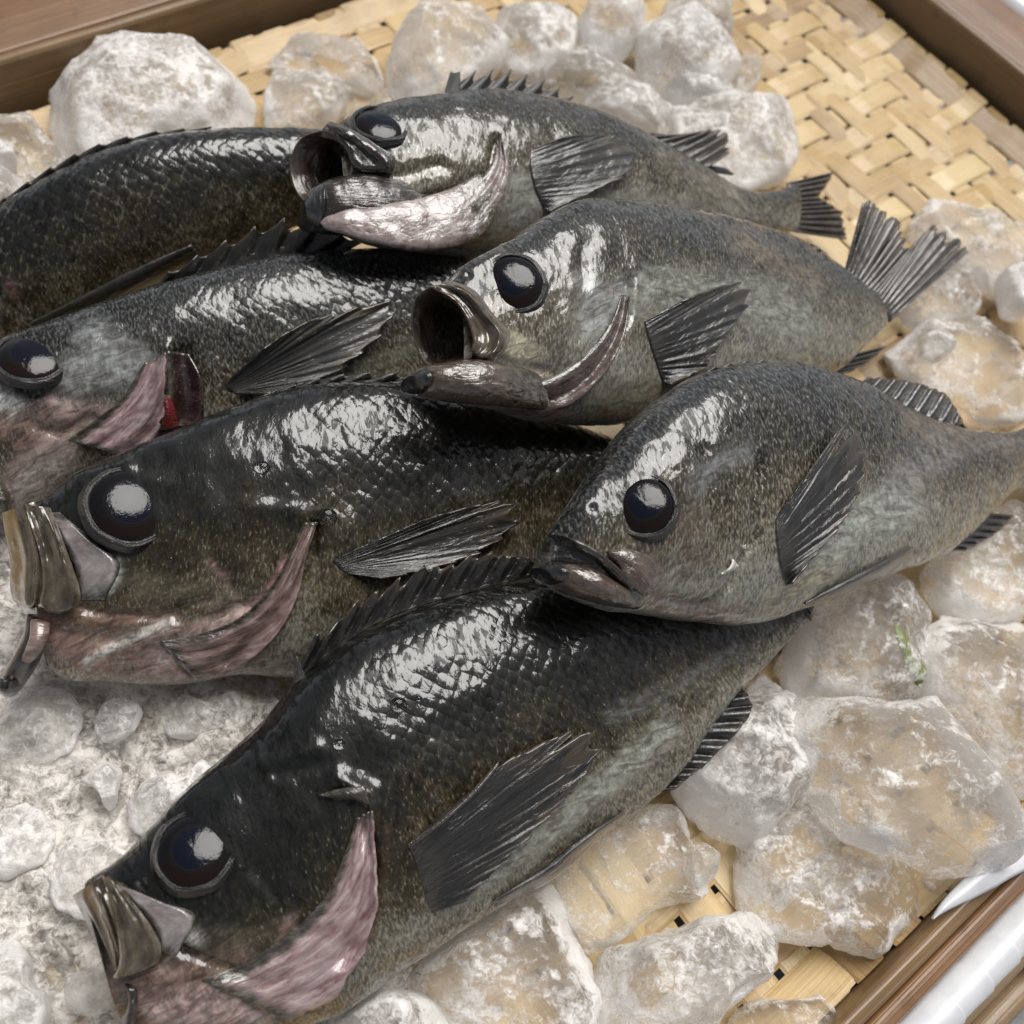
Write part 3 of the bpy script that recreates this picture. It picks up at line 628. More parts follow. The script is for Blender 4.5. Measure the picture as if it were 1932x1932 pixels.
edge((A1, B0), (A1, B1), E1, 2, .020, .050)
edge((A1, B1), (A0, B1), E2, 3, .018, .075)
edge((A0, B1), (A0, B0), -E1, 4)
# the end of the tape looped over the near right rim
def loop_tape():
    pts = [(1960, 1598, .016), (1915, 1618, .0205), (1870, 1645, .0215), (1830, 1675, .0205), (1780, 1712, .0195), (1758, 1734, .0185)]
    ctr = catmull(np.array([at_z(*p) for p in pts]), 40); w = np.interp(np.linspace(0, 1, 40), [0, .5, .8, 1], [.0085, .0075, .0035, .0006])
    T = np.gradient(ctr, axis=0); T /= np.linalg.norm(T, axis=1, keepdims=True); S = np.cross(T, EZ); S /= np.linalg.norm(S, axis=1, keepdims=True)
    q = np.linspace(-1, 1, 9); G = ctr[:, None] + S[:, None] * (w[:, None] * q[None] * .5)[..., None] + EZ * (.0012 * (1 - q ** 2))[None, :, None]
    o = mk('binding_end', G.reshape(-1, 3), grid_faces(40, 9), MAT['tape'], tray); md = o.modifiers.new('thickness', 'SOLIDIFY'); md.thickness = .0005; md.offset = 1
loop_tape()

# ---------------------------------------------------------------- ice
ICE = {}
def ice(kind):
    if kind not in ICE:
        fr, cl, tint = {'clear': (.02, .72, (1, 1, 1)), 'mid': (.16, .68, (1, 1, 1)), 'frost': (.34, .62, (1, 1, 1)), 'bed': (.50, .55, (1, 1, 1)), 'white': (.46, .6, (1, 1, 1))}[kind]
        ICE[kind] = ice_mat('ice_' + kind, fr, tint, len(ICE), cl, (.97, .915, .845) if kind == 'bed' else (.97, .95, .925))
    return ICE[kind]
def chunk(label, out, z0, th, kind='mid', rough=1., flat=3.2, seed=None, tilt=(0, 0), group='ice chunks on the tray', cat='ice', name='ice_chunk', crag=1.):
    seed = seed if seed is not None else abs(hash(label)) % 1000
    seed = sum(ord(c) * (i + 1) for i, c in enumerate(label)) % 997
    O = catmull(np.vstack([out, out[:1]]).astype(float), 121)[:-1]
    P = np.array([at_z(x, y, z0 + th * .45) for x, y in O]); c = P.mean(0)
    P = c + (P - c) * (1.07 + .10 * fbm(P * 110, seed + 1, 4, .6) * min(1.6, crag))[:, None]
    M_ = len(P); rings = []; K = 26
    zz = []
    for k in range(1, K + 1):                       # top: centre -> rim
        r = (k / K) ** .8; rings.append((r, z0 + th * (.45 + .55 * (1 - r ** flat) ** (1 / 1.6))))
    for k in range(1, 8):                           # side and underside
        q = k / 7; rings.append((1 - .28 * q ** 1.5, z0 + th * .45 * (1 - q ** .8)))
    G = np.array([np.concatenate([(c + (P - c) * r)[:, :2], np.full((M_, 1), z)], 1) for r, z in rings])
    size = np.linalg.norm(P - c, axis=1).mean()
    r_ = np.random.default_rng(seed); top = z0 + th
    for k in range(int(9 + 7 * rough)):                 # broken facets
        az = r_.uniform(0, 6.283); el = r_.uniform(.25, 1.25); nn = np.array([math.cos(az) * math.cos(el), math.sin(az) * math.cos(el), math.sin(el)])
        pt = np.array([*(c[:2]), z0 + th * .4]) + nn * np.array([size, size, th * .6]) * r_.uniform(.80, 1.06)
        dd = (G - pt) @ nn; G = G - nn * np.maximum(dd, 0)[..., None] * .96
    d = fbm(G * 45, seed, 2) * .0030 * rough + fbm(G * 150, seed + 5, 3, .5) * .0017 * rough * crag + fbm(G * 600, seed + 6, 2, .5) * .0006
    rdg = np.abs(fbm(G * 70, seed + 9, 3)); d = d - rdg * .0022 * rough + .0010 * rough
    rr_ = np.array([q[0] for q in rings]); eg = np.clip((rr_ - .72) / .28, 0, 1) ** 2; eg[K:] = 1 - np.linspace(0, .8, len(rings) - K)
    EDG = np.clip(eg[:, None] * (.6 + 1.6 * fbm(G * 60, seed + 2, 2)) + np.clip(.09 - rdg, 0, 1) * 5 * .8, 0, 1)
    N = grid_normals(G, True); 
    if N[4, 0][2] < 0: N = -N
    lim = min(1., size / .018)
    G = G + N * (d * lim)[..., None]
    G[..., 2] += (G[..., 0] - c[0]) * tilt[0] + (G[..., 1] - c[1]) * tilt[1]
    G[..., 2] = np.maximum(G[..., 2], .0012)
    V = np.vstack([G.reshape(-1, 3), G[0].mean(0), G[-1].mean(0)]); F = grid_faces(len(rings), M_, True, True); e = (len(rings) - 1) * M_; c0 = len(V) - 2
    for j in range(M_): F.append([c0, j, (j + 1) % M_]); F.append([c0 + 1, e + (j + 1) % M_, e + j])
    n0 = np.cross(V[F[0][1]] - V[F[0][0]], V[F[0][2]] - V[F[0][1]])
    ea = np.concatenate([EDG.ravel(), EDG[0].mean()[None], EDG[-1].mean()[None]]); o = mk(name, V, F, ice(kind), closed=True, attrs={'edge': np.stack([ea, ea, ea, ea * 0 + 1], -1)})
    return tag(o, label, cat, group)
C = chunk
C('big frosted white ice lump lying behind the rear left fish, against the far rim', [(72, 210), (95, 150), (122, 138), (142, 102), (165, 97), (190, 112), (235, 100), (290, 103), (340, 99), (400, 90), (428, 98), (455, 130), (484, 175), (488, 210), (468, 245), (420, 262), (300, 285), (180, 318), (110, 290), (78, 250)], .001, .034, 'white')
C('clear brownish ice piece at the left photo edge beside the big frosted lump', [(-40, 200), (20, 192), (60, 232), (100, 280), (125, 320), (70, 352), (10, 372), (-50, 360)], .001, .020, 'clear')
C('small white ice bit at the left photo edge above the scaly back', [(-30, 350), (20, 345), (50, 365), (10, 398), (-30, 410)], .004, .022, 'frost')
C('tiny white ice bit at the left photo edge, on the brownish ice piece', [(-20, 282), (10, 280), (28, 298), (10, 312), (-20, 318)], .012, .014, 'frost')
C('low clear ice piece right of the big frosted lump, upper one of two', [(500, 118), (530, 88), (590, 82), (660, 88), (715, 100), (738, 125), (728, 158), (640, 150), (560, 140)], .001, .012, 'clear')
C('round clear ice piece just above the rear fish snout', [(498, 180), (525, 152), (580, 138), (635, 148), (650, 190), (630, 225), (570, 246), (515, 236)], .002, .019, 'mid')
C('tall clear ice lump above the rear fish eye', [(734, 130), (758, 75), (790, 30), (840, -8), (905, 0), (952, 30), (942, 95), (900, 150), (830, 180), (760, 190), (738, 165)], .001, .030, 'mid')
C('pale ice lump at the top photo edge between two taller lumps', [(948, 30), (1000, 8), (1060, 20), (1088, 60), (1072, 105), (1010, 130), (955, 112)], .001, .024, 'frost')
C('upright pale ice lump at the top photo edge with a white shining crown', [(1098, 40), (1125, 2), (1175, -10), (1206, 20), (1200, 68), (1160, 102), (1118, 98)], .002, .030, 'frost')
C('wide whitish ice lump below the top edge, left of the bare weave', [(1205, 80), (1235, 40), (1300, 42), (1368, 62), (1392, 108), (1370, 148), (1300, 172), (1235, 158)], .002, .028, 'frost')
C('small ice piece at the top photo edge beside the bare weave', [(1250, 8), (1310, -10), (1380, 0), (1395, 40), (1340, 58), (1270, 48)], .001, .018, 'mid')
C('little clear ice splinter on the weave at the right end of the top ice pile', [(1380, 118), (1410, 105), (1432, 125), (1425, 162), (1398, 172)], .001, .014, 'clear')
C('long ice slab behind the spiny back of the rear fish', [(930, 150), (1000, 125), (1090, 112), (1180, 140), (1280, 185), (1275, 235), (1190, 230), (1100, 190), (990, 175)], .001, .020, 'mid')
C('low clear ice piece just left of the tall lump, above the rear fish eye', [(640, 160), (690, 150), (728, 170), (735, 205), (690, 215), (655, 210)], .001, .014, 'clear')
C('pale ice slab touching the spiny back of the rear fish, nearest to its tail', [(1080, 165), (1160, 160), (1240, 205), (1300, 245), (1280, 275), (1200, 250), (1120, 215)], .001, .022, 'frost')
C('small pale ice lump between the wide whitish lump and the broad white slab', [(1240, 160), (1310, 150), (1390, 165), (1400, 195), (1330, 205), (1260, 195)], .001, .020, 'frost')
C('broad white ice slab above the rear fish tail', [(1270, 205), (1340, 182), (1420, 182), (1470, 210), (1497, 268), (1480, 318), (1420, 345), (1350, 332), (1290, 290)], .001, .022, 'frost')
C('flat ice slab behind the raised tail fin', [(1700, 420), (1740, 388), (1800, 370), (1850, 395), (1890, 425), (1945, 440), (1945, 540), (1900, 560), (1850, 520), (1780, 480)], .001, .018, 'mid')
C('white sparkling ice piece at the right photo edge behind the raised tail', [(1890, 520), (1925, 500), (1960, 510), (1960, 580), (1915, 582)], .006, .020, 'white')
C('rounded ice piece touching the lower lobe of the raised tail', [(1698, 580), (1740, 520), (1790, 498), (1835, 520), (1838, 575), (1780, 612), (1720, 606)], .001, .018, 'mid')
C('wide clear ice slab right of the raised tail, above the soft back fin', [(1672, 660), (1740, 612), (1830, 596), (1940, 630), (1950, 760), (1870, 800), (1800, 762), (1730, 715)], .001, .014, 'clear')
C('small frosted crumb lying on the clear slab right of the raised tail', [(1740, 640), (1780, 622), (1800, 650), (1770, 676), (1742, 668)], .013, .012, 'frost')
C('ice block under the right hand fish anal fin, cut by the right edge', [(1745, 1070), (1800, 1010), (1870, 970), (1950, 960), (1960, 1150), (1880, 1168), (1790, 1150)], .001, .022, 'mid')
C('ice block with a green streak, below the right hand fish belly', [(1480, 1250), (1520, 1170), (1590, 1130), (1690, 1085), (1770, 1080), (1770, 1150), (1720, 1200), (1748, 1290), (1680, 1335), (1570, 1315), (1495, 1330)], .001, .026, 'mid', flat=5)
C('large cloudy ice block at the right edge above the clear angular block', [(1722, 1210), (1790, 1155), (1860, 1165), (1960, 1170), (1960, 1500), (1895, 1500), (1850, 1420), (1790, 1340), (1740, 1300)], .001, .030, 'mid', flat=5)
C('clear angular ice block with white edges, biggest one at lower right', [(1497, 1325), (1530, 1308), (1590, 1322), (1690, 1338), (1742, 1326), (1790, 1348), (1830, 1410), (1872, 1480), (1888, 1600), (1872, 1642), (1800, 1650), (1690, 1604), (1605, 1582), (1562, 1540), (1545, 1480), (1515, 1420), (1492, 1378)], .010, .034, 'clear', rough=.55, flat=11, tilt=(.10, -.12))
C('wide melting ice slab under the clear angular block', [(1388, 1610), (1418, 1530), (1500, 1460), (1545, 1500), (1580, 1560), (1680, 1610), (1770, 1650), (1790, 1690), (1740, 1745), (1690, 1740), (1640, 1795), (1570, 1770), (1490, 1765), (1400, 1725)], .001, .018, 'mid', flat=5)
C('thin clear ice flake by the rim at lower right', [(1740, 1650), (1800, 1640), (1840, 1660), (1810, 1705), (1760, 1712), (1735, 1690)], .001, .008, 'clear')
C('smooth frosted ice slab under the anal fin of the front fish', [(1278, 1490), (1330, 1410), (1410, 1310), (1490, 1245), (1515, 1300), (1490, 1370), (1525, 1430), (1470, 1520), (1400, 1590), (1340, 1582), (1305, 1540)], .002, .026, 'frost', flat=5)
C('clear bubbly ice lump beside the front fish pelvic fin', [(1058, 1655), (1105, 1592), (1180, 1545), (1260, 1525), (1330, 1585), (1362, 1620), (1335, 1680), (1250, 1715), (1165, 1765), (1085, 1810), (1065, 1740)], .001, .020, 'clear')
C('little glassy ice crumb at the right end of the bubbly lump', [(1300, 1600), (1328, 1590), (1352, 1620), (1345, 1655), (1318, 1668), (1302, 1640)], .008, .016, 'clear')
C('long rounded ice bar on the bare weave at the bottom', [(1085, 1850), (1150, 1808), (1260, 1765), (1380, 1730), (1455, 1714), (1490, 1752), (1482, 1805), (1435, 1840), (1370, 1890), (1320, 1950), (1090, 1960)], .001, .030, 'frost', flat=4)
C('broad cloudy ice slab along the belly of the front fish', [(700, 1880), (790, 1830), (880, 1770), (960, 1700), (1040, 1645), (1066, 1720), (1085, 1800), (1112, 1850), (1085, 1960), (800, 1960)], .001, .024, 'mid', flat=5)
C('pale ice block at the bottom photo edge under the front fish throat', [(640, 1930), (720, 1880), (800, 1890), (850, 1930), (850, 1990), (640, 1990)], .001, .030, 'frost', flat=5)
C('brownish clear ice piece at the bottom edge right of the long bar', [(1385, 1925), (1430, 1895), (1500, 1890), (1570, 1880), (1600, 1925), (1590, 1975), (1390, 1975)], .001, .014, 'clear')
# crushed ice bed under the left and front fish, melted together
def bed():
    px = [(-330, 1000), (-160, 830), (120, 880), (300, 1080), (560, 1150), (760, 1300), (780, 1800), (700, 1990), (420, 2160), (60, 2230), (-230, 2090), (-340, 1600)]
    O = lin(np.array([at_z(*p, .012) for p in px + px[:1]])[:, :2], 601)[:-1]; c = O.mean(0); n = 250; O = c + (O - c) * (1 + .16 * fbm(np.c_[O * 32, O[:, :1] * 0], 31, 4, .6))[:, None]
    lo, hi = O.min(0), O.max(0); X = np.linspace(lo[0], hi[0], n); Y = np.linspace(lo[1], hi[1], n); XX, YY = np.meshgrid(X, Y, indexing='ij')
    Q = np.stack([XX, YY], -1).reshape(-1, 2)
    # inside test (convex enough): winding
    x, y = Q[:, 0], Q[:, 1]; ins = np.zeros(len(Q), bool); a = O; b = np.roll(O, -1, 0)
    for (x0, y0), (x1, y1) in zip(a, b):
        cnd = ((y0 > y) != (y1 > y)) & (x < (x1 - x0) * (y - y0) / (y1 - y0 + 1e-12) + x0); ins ^= cnd
    d = dist_poly(Q, np.vstack([O, O[:1]])); d = np.where(ins, d, -d)
    p3 = np.stack([x, y, x * 0], -1)
    lumps = 0
    for sc, amp, sd_ in ((34, .0050, 1), (70, .0042, 2)):
        lumps = lumps + amp * np.abs(fbm(p3 * sc, sd_, 2)) * 1.6
    step = np.round(fbm(p3 * 60, 12, 3) * 3) / 3
    h = .013 + lumps + .0035 * step + .0012 * fbm(p3 * 260, 7, 4, .6) + .006 * fbm(p3 * 20, 4, 2)
    h = h * np.clip(d / .010, 0, 1) ** .5; h = np.where(d > 0, np.maximum(h, .0015), .0)
    V = np.stack([x, y, h], -1); idx = np.arange(n * n).reshape(n, n); keep = (d > -.001).reshape(n, n); F = []
    for i in range(n - 1):
        for j in range(n - 1):
            if keep[i, j] and keep[i + 1, j] and keep[i, j + 1] and keep[i + 1, j + 1]: F.append([idx[i, j], idx[i + 1, j], idx[i + 1, j + 1], idx[i, j + 1]])
    used = np.unique(np.array(F)); mp = -np.ones(n * n, int); mp[used] = np.arange(len(used)); F = mp[np.array(F)].tolist()
    o = mk('crushed_ice', V[used], F, ice('bed')); md = o.modifiers.new('thickness', 'SOLIDIFY'); md.thickness = .012; md.offset = -1
    tag(o, 'crushed ice melted together under the two front fish heads', kind='stuff')
bed()
for lab, px, z0, th, kd in [
    ('angular clear ice shard on the crushed ice, midway between the two front heads', [(142, 1462), (175, 1448), (215, 1442), (228, 1452), (222, 1490), (205, 1540), (190, 1500)], .016, .012, 'frost'),
    ('knobbly white ice cluster left of the front fish eye, two shards thick', [(232, 1500), (255, 1456), (300, 1452), (345, 1470), (375, 1446), (402, 1460), (400, 1492), (438, 1535), (425, 1570), (390, 1580), (372, 1640), (350, 1660), (310, 1590), (250, 1560)], .015, .013, 'frost'),
    ('flat ice flake right below the left fish lower jaw', [(0, 1345), (60, 1300), (130, 1308), (152, 1350), (140, 1400), (80, 1432), (10, 1440)], .014, .012, 'mid'),
    ('small leaf shaped ice flake under the left fish throat', [(175, 1360), (205, 1322), (262, 1328), (270, 1350), (230, 1392), (190, 1392)], .016, .010, 'mid'),
    ('two lobed ice flake under the left fish gill', [(285, 1340), (340, 1318), (400, 1330), (440, 1310), (490, 1300), (485, 1345), (400, 1382), (330, 1390)], .015, .010, 'mid'),
    ('thick glassy ice plate between the left fish belly and the front fish forehead', [(505, 1365), (560, 1302), (620, 1300), (640, 1370), (560, 1470), (500, 1540), (500, 1420)], .012, .012, 'mid'),
    ('jagged frosted chunk in the bottom left corner', [(-40, 1770), (10, 1760), (48, 1800), (62, 1850), (88, 1880), (84, 1920), (40, 1980), (-40, 1990)], .014, .024, 'white'),
    ('rough frosted lump on the crushed ice left of the front fish snout', [(95, 1610), (150, 1570), (230, 1600), (280, 1660), (250, 1720), (170, 1740), (100, 1690)], .013, .012, 'frost'),
    ('low frosted lump at the left photo edge, level with the shard', [(-30, 1540), (30, 1510), (90, 1540), (100, 1600), (40, 1640), (-30, 1640)], .013, .012, 'frost'),
    ('glassy ice pebble below the front fish snout', [(120, 1850), (175, 1830), (220, 1860), (200, 1905), (140, 1905)], .014, .010, 'clear')]:
    chunk(lab, px, z0, th * .62, kd, rough=.55, group='loose shards on the crushed ice', flat=6, crag=1.6)

# a green scrap frozen on the ice block, and water beads on the fish
def on_ice(o, x, y, up=.0004):
    b = BVHTree.FromPolygons([o.matrix_world @ v.co + o.location * 0 + Vector(ORG[o.name]) - o.matrix_world.translation if False else v.co + Vector(ORG[o.name]) for v in o.data.vertices], [list(p.vertices) for p in o.data.polygons])
    v = ray(x, y); v /= np.linalg.norm(v); h = b.ray_cast(Vector(CP), Vector(v)); return np.array(h[0]) - v * up if h[0] is not None else at_z(x, y, .02)
def green_scrap():
    blk = next(o for o in bpy.data.objects if o.get('label', '').startswith('ice block with a green'))
    ctr = catmull(np.array([(1688, 1176), (1700, 1205), (1716, 1240), (1732, 1272), (1738, 1298)], float), 16); w = np.interp(np.linspace(0, 1, 16), [0, .3, .8, 1], [2, 8, 12, 4])
    G = np.array([[on_ice(blk, x + q * ww * 1.2, y - q * ww * .45, -.0013) for q in np.linspace(-1, 1, 5)] for (x, y), ww in zip(ctr, w)])
    o = mk('leaf_scrap', G.reshape(-1, 3), grid_faces(16, 5), plain('green_leaf', (.12, .16, .02), .5, .0, .0004, (.22, .25, .04), 500)); md = o.modifiers.new('thickness', 'SOLIDIFY'); md.thickness = .0006; md.offset = 1
    tag(o, 'narrow green leaf scrap stuck on an ice block below the right hand fish', 'leaf')
green_scrap()
FISH = {}
# ---------------------------------------------------------------- the seven fish
PINK, BRN, SIL, WHT, BLK, OLV = (.30, .20, .195), (.10, .065, .05), (.30, .30, .275), (.52, .52, .49), (.005, .005, .005), (.07, .062, .042)

# --- fish with its body across the front left, mouth gaping over the crushed ice
f = FISH['E'] = Fish('dark rockfish with gaping brown jaws at left, its throat over the crushed ice', [(650, 720, .056), (400, 1285, .024), (1160, 900, .036)], (500, 1000))
f.body([(58, 950, 92, 1262, .0075), (90, 936, 130, 1283, .0095), (150, 890, 210, 1285, .0115), (240, 850, 290, 1290, .0140), (330, 812, 380, 1286, .0160), (430, 770, 450, 1272, .0170), (540, 738, 560, 1276, .0180),
        (650, 722, 680, 1270, .0180), (760, 726, 800, 1220, .0172), (900, 752, 930, 1140, .0150), (1050, 792, 1060, 1060, .0115), (1170, 832, 1175, 1000, .0070), (1260, 862, 1262, 965, .0035)],
       skin_mat('skin_olive', 1, light=.08), zone=(0, .92), scale_t=(.40, .50),
       sculpt=[([(118, 903)], 6, -.0007), ([(118, 903)], 13, .0002), ([(150, 905), (240, 880)], 18, .0009), ([(395, 1130), (300, 1165), (200, 1158), (130, 1140)], 9, -.0016), ([(470, 1140), (400, 1165), (330, 1170)], 9, -.0012),
               ([(596, 985), (590, 1040), (555, 1120), (500, 1190), (430, 1255)], 9, -.0026), ([(650, 1010), (620, 1120), (560, 1210)], 40, .0012),
               ([(395, 1000), (400, 1080), (470, 1130)], 12, -.0007), ([(470, 960), (560, 965), (590, 975)], 14, .0008), ([(330, 1185), (230, 1215), (150, 1250)], 12, .0011), ([(90, 1190), (250, 1210)], 14, -.0009)],
       paint=[([(118, 903), (120, 904)], 5, (.002, .002, .002), 1.), ([(90, 1180), (200, 1230), (330, 1240), (430, 1225)], 62, (.17, .095, .08), 1.), ([(100, 1150), (180, 1190), (300, 1170)], 30, (.10, .06, .043), .9), ([(320, 1240), (420, 1220), (480, 1170)], 42, (.34, .25, .24), 1.),
              ([(310, 1178), (240, 1208), (165, 1245)], 9, (.42, .40, .38), .9), ([(540, 1060), (500, 1150), (420, 1215)], 16, (.30, .15, .155), .8), ([(250, 1095), (330, 1110), (420, 1120)], 38, (.085, .075, .05), .55),
              ([(215, 1060), (205, 1105)], 15, (.45, .47, .42), 1.), ([(160, 930), (110, 960)], 30, BLK, .9), ([(250, 850), (400, 790), (560, 750)], 36, BLK, .7), ([(400, 1060), (420, 1080)], 14, (.24, .15, .15), .5),
              ([(490, 1255), (520, 1262)], 22, (.22, .20, .16), .8)])
f.eye(245, 953, 81, .92)
f.sheet('premaxilla', [(2, 968), (8, 1005), (20, 1060), (19, 1105), (24, 1132), (42, 1146)], [(66, 946), (80, 985), (92, 1050), (86, 1110), (78, 1138), (62, 1150)], MAT['maxilla'], (.000, .001, .002, .002), (.0095, .011, .0115, .010), folds=[(.42, .10, .0012, .06), (.72, .07, .0010, .1)], bow=.0035)
f.sheet('maxilla', [(46, 952), (62, 1000), (76, 1060), (74, 1110), (70, 1140), (94, 1164)], [(96, 958), (112, 1000), (134, 1060), (150, 1110), (151, 1138), (128, 1158)], MAT['maxilla'], (.0095, .0105, .0115, .011, .010), (.0105, .0120, .0130, .0132, .012), folds=[(.12, .07, .0016, .0), (.40, .12, -.0006, .1), (.80, .09, .0009, .1)], bow=.0026, seed=4)
f.patch('cheek_membrane', [(88, 968), (112, 1010), (140, 1075), (152, 1134)], [(112, 966), (172, 1016), (226, 1062), (199, 1132)], MAT['silver'], lift=lambda u, v: .0001 + .0012 * np.clip(np.minimum(np.minimum(u, 1 - u), np.minimum(v, 1 - v)) * 6, 0, 1), nu=40, nv=26, fade='all', thick=.0004)
f.lobe('lower_jaw', [(50, 1150, 100, 1165, .003, .004), (46, 1190, 98, 1190, .004, .006), (32, 1225, 84, 1225, .003, .0075), (12, 1262, 66, 1262, .000, .0085), (2, 1285, 48, 1290, -.002, .008), (8, 1306, 36, 1308, -.002, .005)], MAT['jaw_dark'], lump=.0008, fade=.45)
f.lobe('jaw_membrane', [(58, 1165, 96, 1172, .0085, .002), (56, 1200, 92, 1200, .0105, .0022), (46, 1228, 80, 1228, .010, .0022), (36, 1250, 60, 1252, .008, .0015)], MAT['throat_brown'])
f.lobe('jaw_tip', [(0, 1270, 44, 1275, .002, .0088), (0, 1295, 38, 1300, .001, .0085), (10, 1312, 30, 1312, .0, .004)], MAT['mouth_tip'])
f.patch('gill_cover', [(572, 985), (548, 1040), (510, 1110), (455, 1165), (380, 1195), (300, 1210)], [(600, 985), (578, 1050), (556, 1130), (515, 1205), (445, 1262), (370, 1284)], MAT['throat_brown'], lift=lambda u, v: .0004 + .0015 * v + .00035 * np.sin(v * 17 + u * 5), nu=60, nv=30)
f.patch('pectoral_fin', [(628, 1058), (634, 1066), (642, 1074), (656, 1082)], [(800, 981), (900, 953), (984, 947), (988, 980), (930, 1034), (830, 1070), (720, 1092)], MAT['fin'], lift=lambda u, v: .0002 + .0038 * v, corr=.00011, nc=15, nu=90, nv=40, jag=.09, jagn=11, unit_uv=True)
f.fin('dorsal_fin', [(470, 758), (560, 735), (650, 720), (760, 724), (860, 742)], [(520, 738), (590, 716), (680, 702), (790, 706), (900, 735)], MAT['fin'], rays=8, spiny=.4, h=.0, corr=.001)

# --- front fish, head at bottom left
f = FISH['G'] = Fish('large dark rockfish lying across the front with its nose at the bottom left', [(560, 1275, .052), (840, 1765, .022), (1450, 1160, .034)], (800, 1500))
f.body([(160, 1668, 232, 1925, .0075), (205, 1636, 290, 1945, .0095), (285, 1560, 420, 1950, .0130), (350, 1492, 530, 1940, .0150), (430, 1424, 620, 1912, .0165), (500, 1358, 680, 1876, .0178), (562, 1278, 745, 1828, .0185),
        (650, 1210, 842, 1764, .0188), (780, 1150, 960, 1688, .0182), (920, 1108, 1110, 1582, .0165), (1080, 1084, 1250, 1478, .0135), (1230, 1080, 1372, 1322, .0095), (1380, 1080, 1457, 1238, .0060), (1490, 1085, 1530, 1165, .0030)],
       skin_mat('skin_black', 2, light=.03), zone=(0, .88), scale_t=(.40, .5),
       sculpt=[([(222, 1600)], 6, -.0007), ([(222, 1600)], 13, .0002), ([(290, 1560), (340, 1510), (420, 1450)], 16, .0012), ([(690, 1560), (705, 1640), (690, 1740), (650, 1820)], 12, -.0030), ([(640, 1470), (700, 1500)], 16, .0020), ([(470, 1830), (560, 1790), (600, 1760)], 9, -.0012),
               ([(480, 1640), (530, 1700), (570, 1760)], 14, -.0006), ([(500, 1440), (600, 1410)], 12, .0007), ([(520, 1460), (620, 1440)], 8, -.0007), ([(330, 1790), (480, 1850)], 12, -.0014)],
       paint=[([(222, 1600), (224, 1601)], 5, (.002, .002, .002), 1.), ([(300, 1880), (420, 1900), (560, 1860)], 60, (.33, .235, .225), 1.), ([(225, 1800), (235, 1890), (250, 1940)], 26, (.10, .062, .05), .9), ([(270, 1850), (330, 1850), (450, 1810)], 24, (.12, .075, .055), .9), ([(330, 1745), (370, 1770)], 18, (.45, .46, .43), .9), ([(400, 1760), (520, 1770)], 40, (.085, .072, .05), .5),
              ([(300, 1560), (420, 1440), (520, 1350), (640, 1240), (800, 1170)], 50, BLK, .8), ([(560, 1720), (540, 1760)], 18, (.20, .12, .115), .5), ([(730, 1560), (720, 1700), (700, 1790)], 12, (.06, .036, .024), .5),
              ([(850, 1690), (1000, 1590), (1150, 1470), (1260, 1380)], 40, (.19, .19, .165), .85), ([(1150, 1350), (1300, 1280), (1400, 1220)], 34, (.12, .125, .12), .5)])
f.eye(367, 1603, 76, .96, (-.5, -1))
f.sheet('premaxilla', [(136, 1690), (150, 1716), (178, 1772), (200, 1815), (212, 1842)], [(196, 1650), (212, 1690), (232, 1756), (240, 1815), (232, 1848)], MAT['maxilla'], (.000, .002, .003, .004), (.0105, .0115, .0115, .010), folds=[(.25, .08, .0010, .05), (.62, .09, .0013, .05)], bow=.0034)
f.sheet('maxilla', [(190, 1660), (208, 1710), (220, 1770), (222, 1822), (214, 1846), (236, 1848)], [(210, 1652), (244, 1694), (284, 1744), (304, 1786), (300, 1812), (268, 1836)], MAT['maxilla'], (.0105, .0115, .0125, .012, .010), (.0115, .0128, .0138, .0136, .012), folds=[(.10, .07, .0014, .0), (.45, .12, -.0006, .1), (.85, .08, .0009, .05)], bow=.0026, seed=7)
f.patch('cheek_membrane', [(206, 1656), (246, 1700), (290, 1754), (306, 1796)], [(236, 1672), (310, 1702), (368, 1726), (330, 1810)], MAT['silver'], lift=lambda u, v: .0001 + .0012 * np.clip(np.minimum(np.minimum(u, 1 - u), np.minimum(v, 1 - v)) * 6, 0, 1), nu=40, nv=26, fade='all', thick=.0004)
f.lobe('lower_jaw', [(232, 1846, 262, 1850, .007, .0035), (240, 1880, 262, 1885, .007, .004), (228, 1925, 256, 1930, .006, .005), (205, 1975, 250, 1980, .003, .006), (190, 2010, 240, 2015, .001, .006)], MAT['jaw_dark'], lump=.0009, fade=.7)
f.patch('gill_cover', [(672, 1545), (650, 1610), (615, 1690), (555, 1755), (465, 1815), (380, 1850)], [(700, 1530), (708, 1640), (712, 1720), (692, 1790), (640, 1880), (560, 1935)], MAT['throat'], lift=lambda u, v: .0004 + .0028 * v ** 1.5 + .00035 * np.sin(v * 19 + u * 4), nu=70, nv=34, jag=.05, jagn=5)
f.patch('opercular_spine', [(600, 1500), (640, 1488), (690, 1482)], [(640, 1510), (672, 1512), (698, 1520)], MAT['jaw_dark'], lift=.0012, dome=.0015, nu=20, nv=12)
f.patch('pectoral_fin', [(768, 1594), (778, 1612), (792, 1650), (802, 1690), (815, 1722)], [(950, 1440), (1040, 1394), (1115, 1370), (1142, 1398), (1104, 1470), (1000, 1582), (880, 1700)], MAT['fin'], lift=lambda u, v: .0002 + .0030 * v, corr=.00011, nc=16, nu=96, nv=40, jag=.09, jagn=12, unit_uv=True)
f.patch('pectoral_spine', [(768, 1594), (830, 1545), (900, 1480), (942, 1436)], [(774, 1600), (842, 1552), (908, 1490), (940, 1446)], MAT['jaw_dark'], lift=.0042, dome=.0018, nu=40, nv=8)
f.patch('pelvic_fin', [(930, 1700), (1020, 1640), (1110, 1570), (1178, 1532)], [(945, 1706), (1040, 1662), (1122, 1592), (1180, 1536)], MAT['fin'], lift=.0015, dome=.0030, nu=40, nv=12, unit_uv=True, decay=1.)
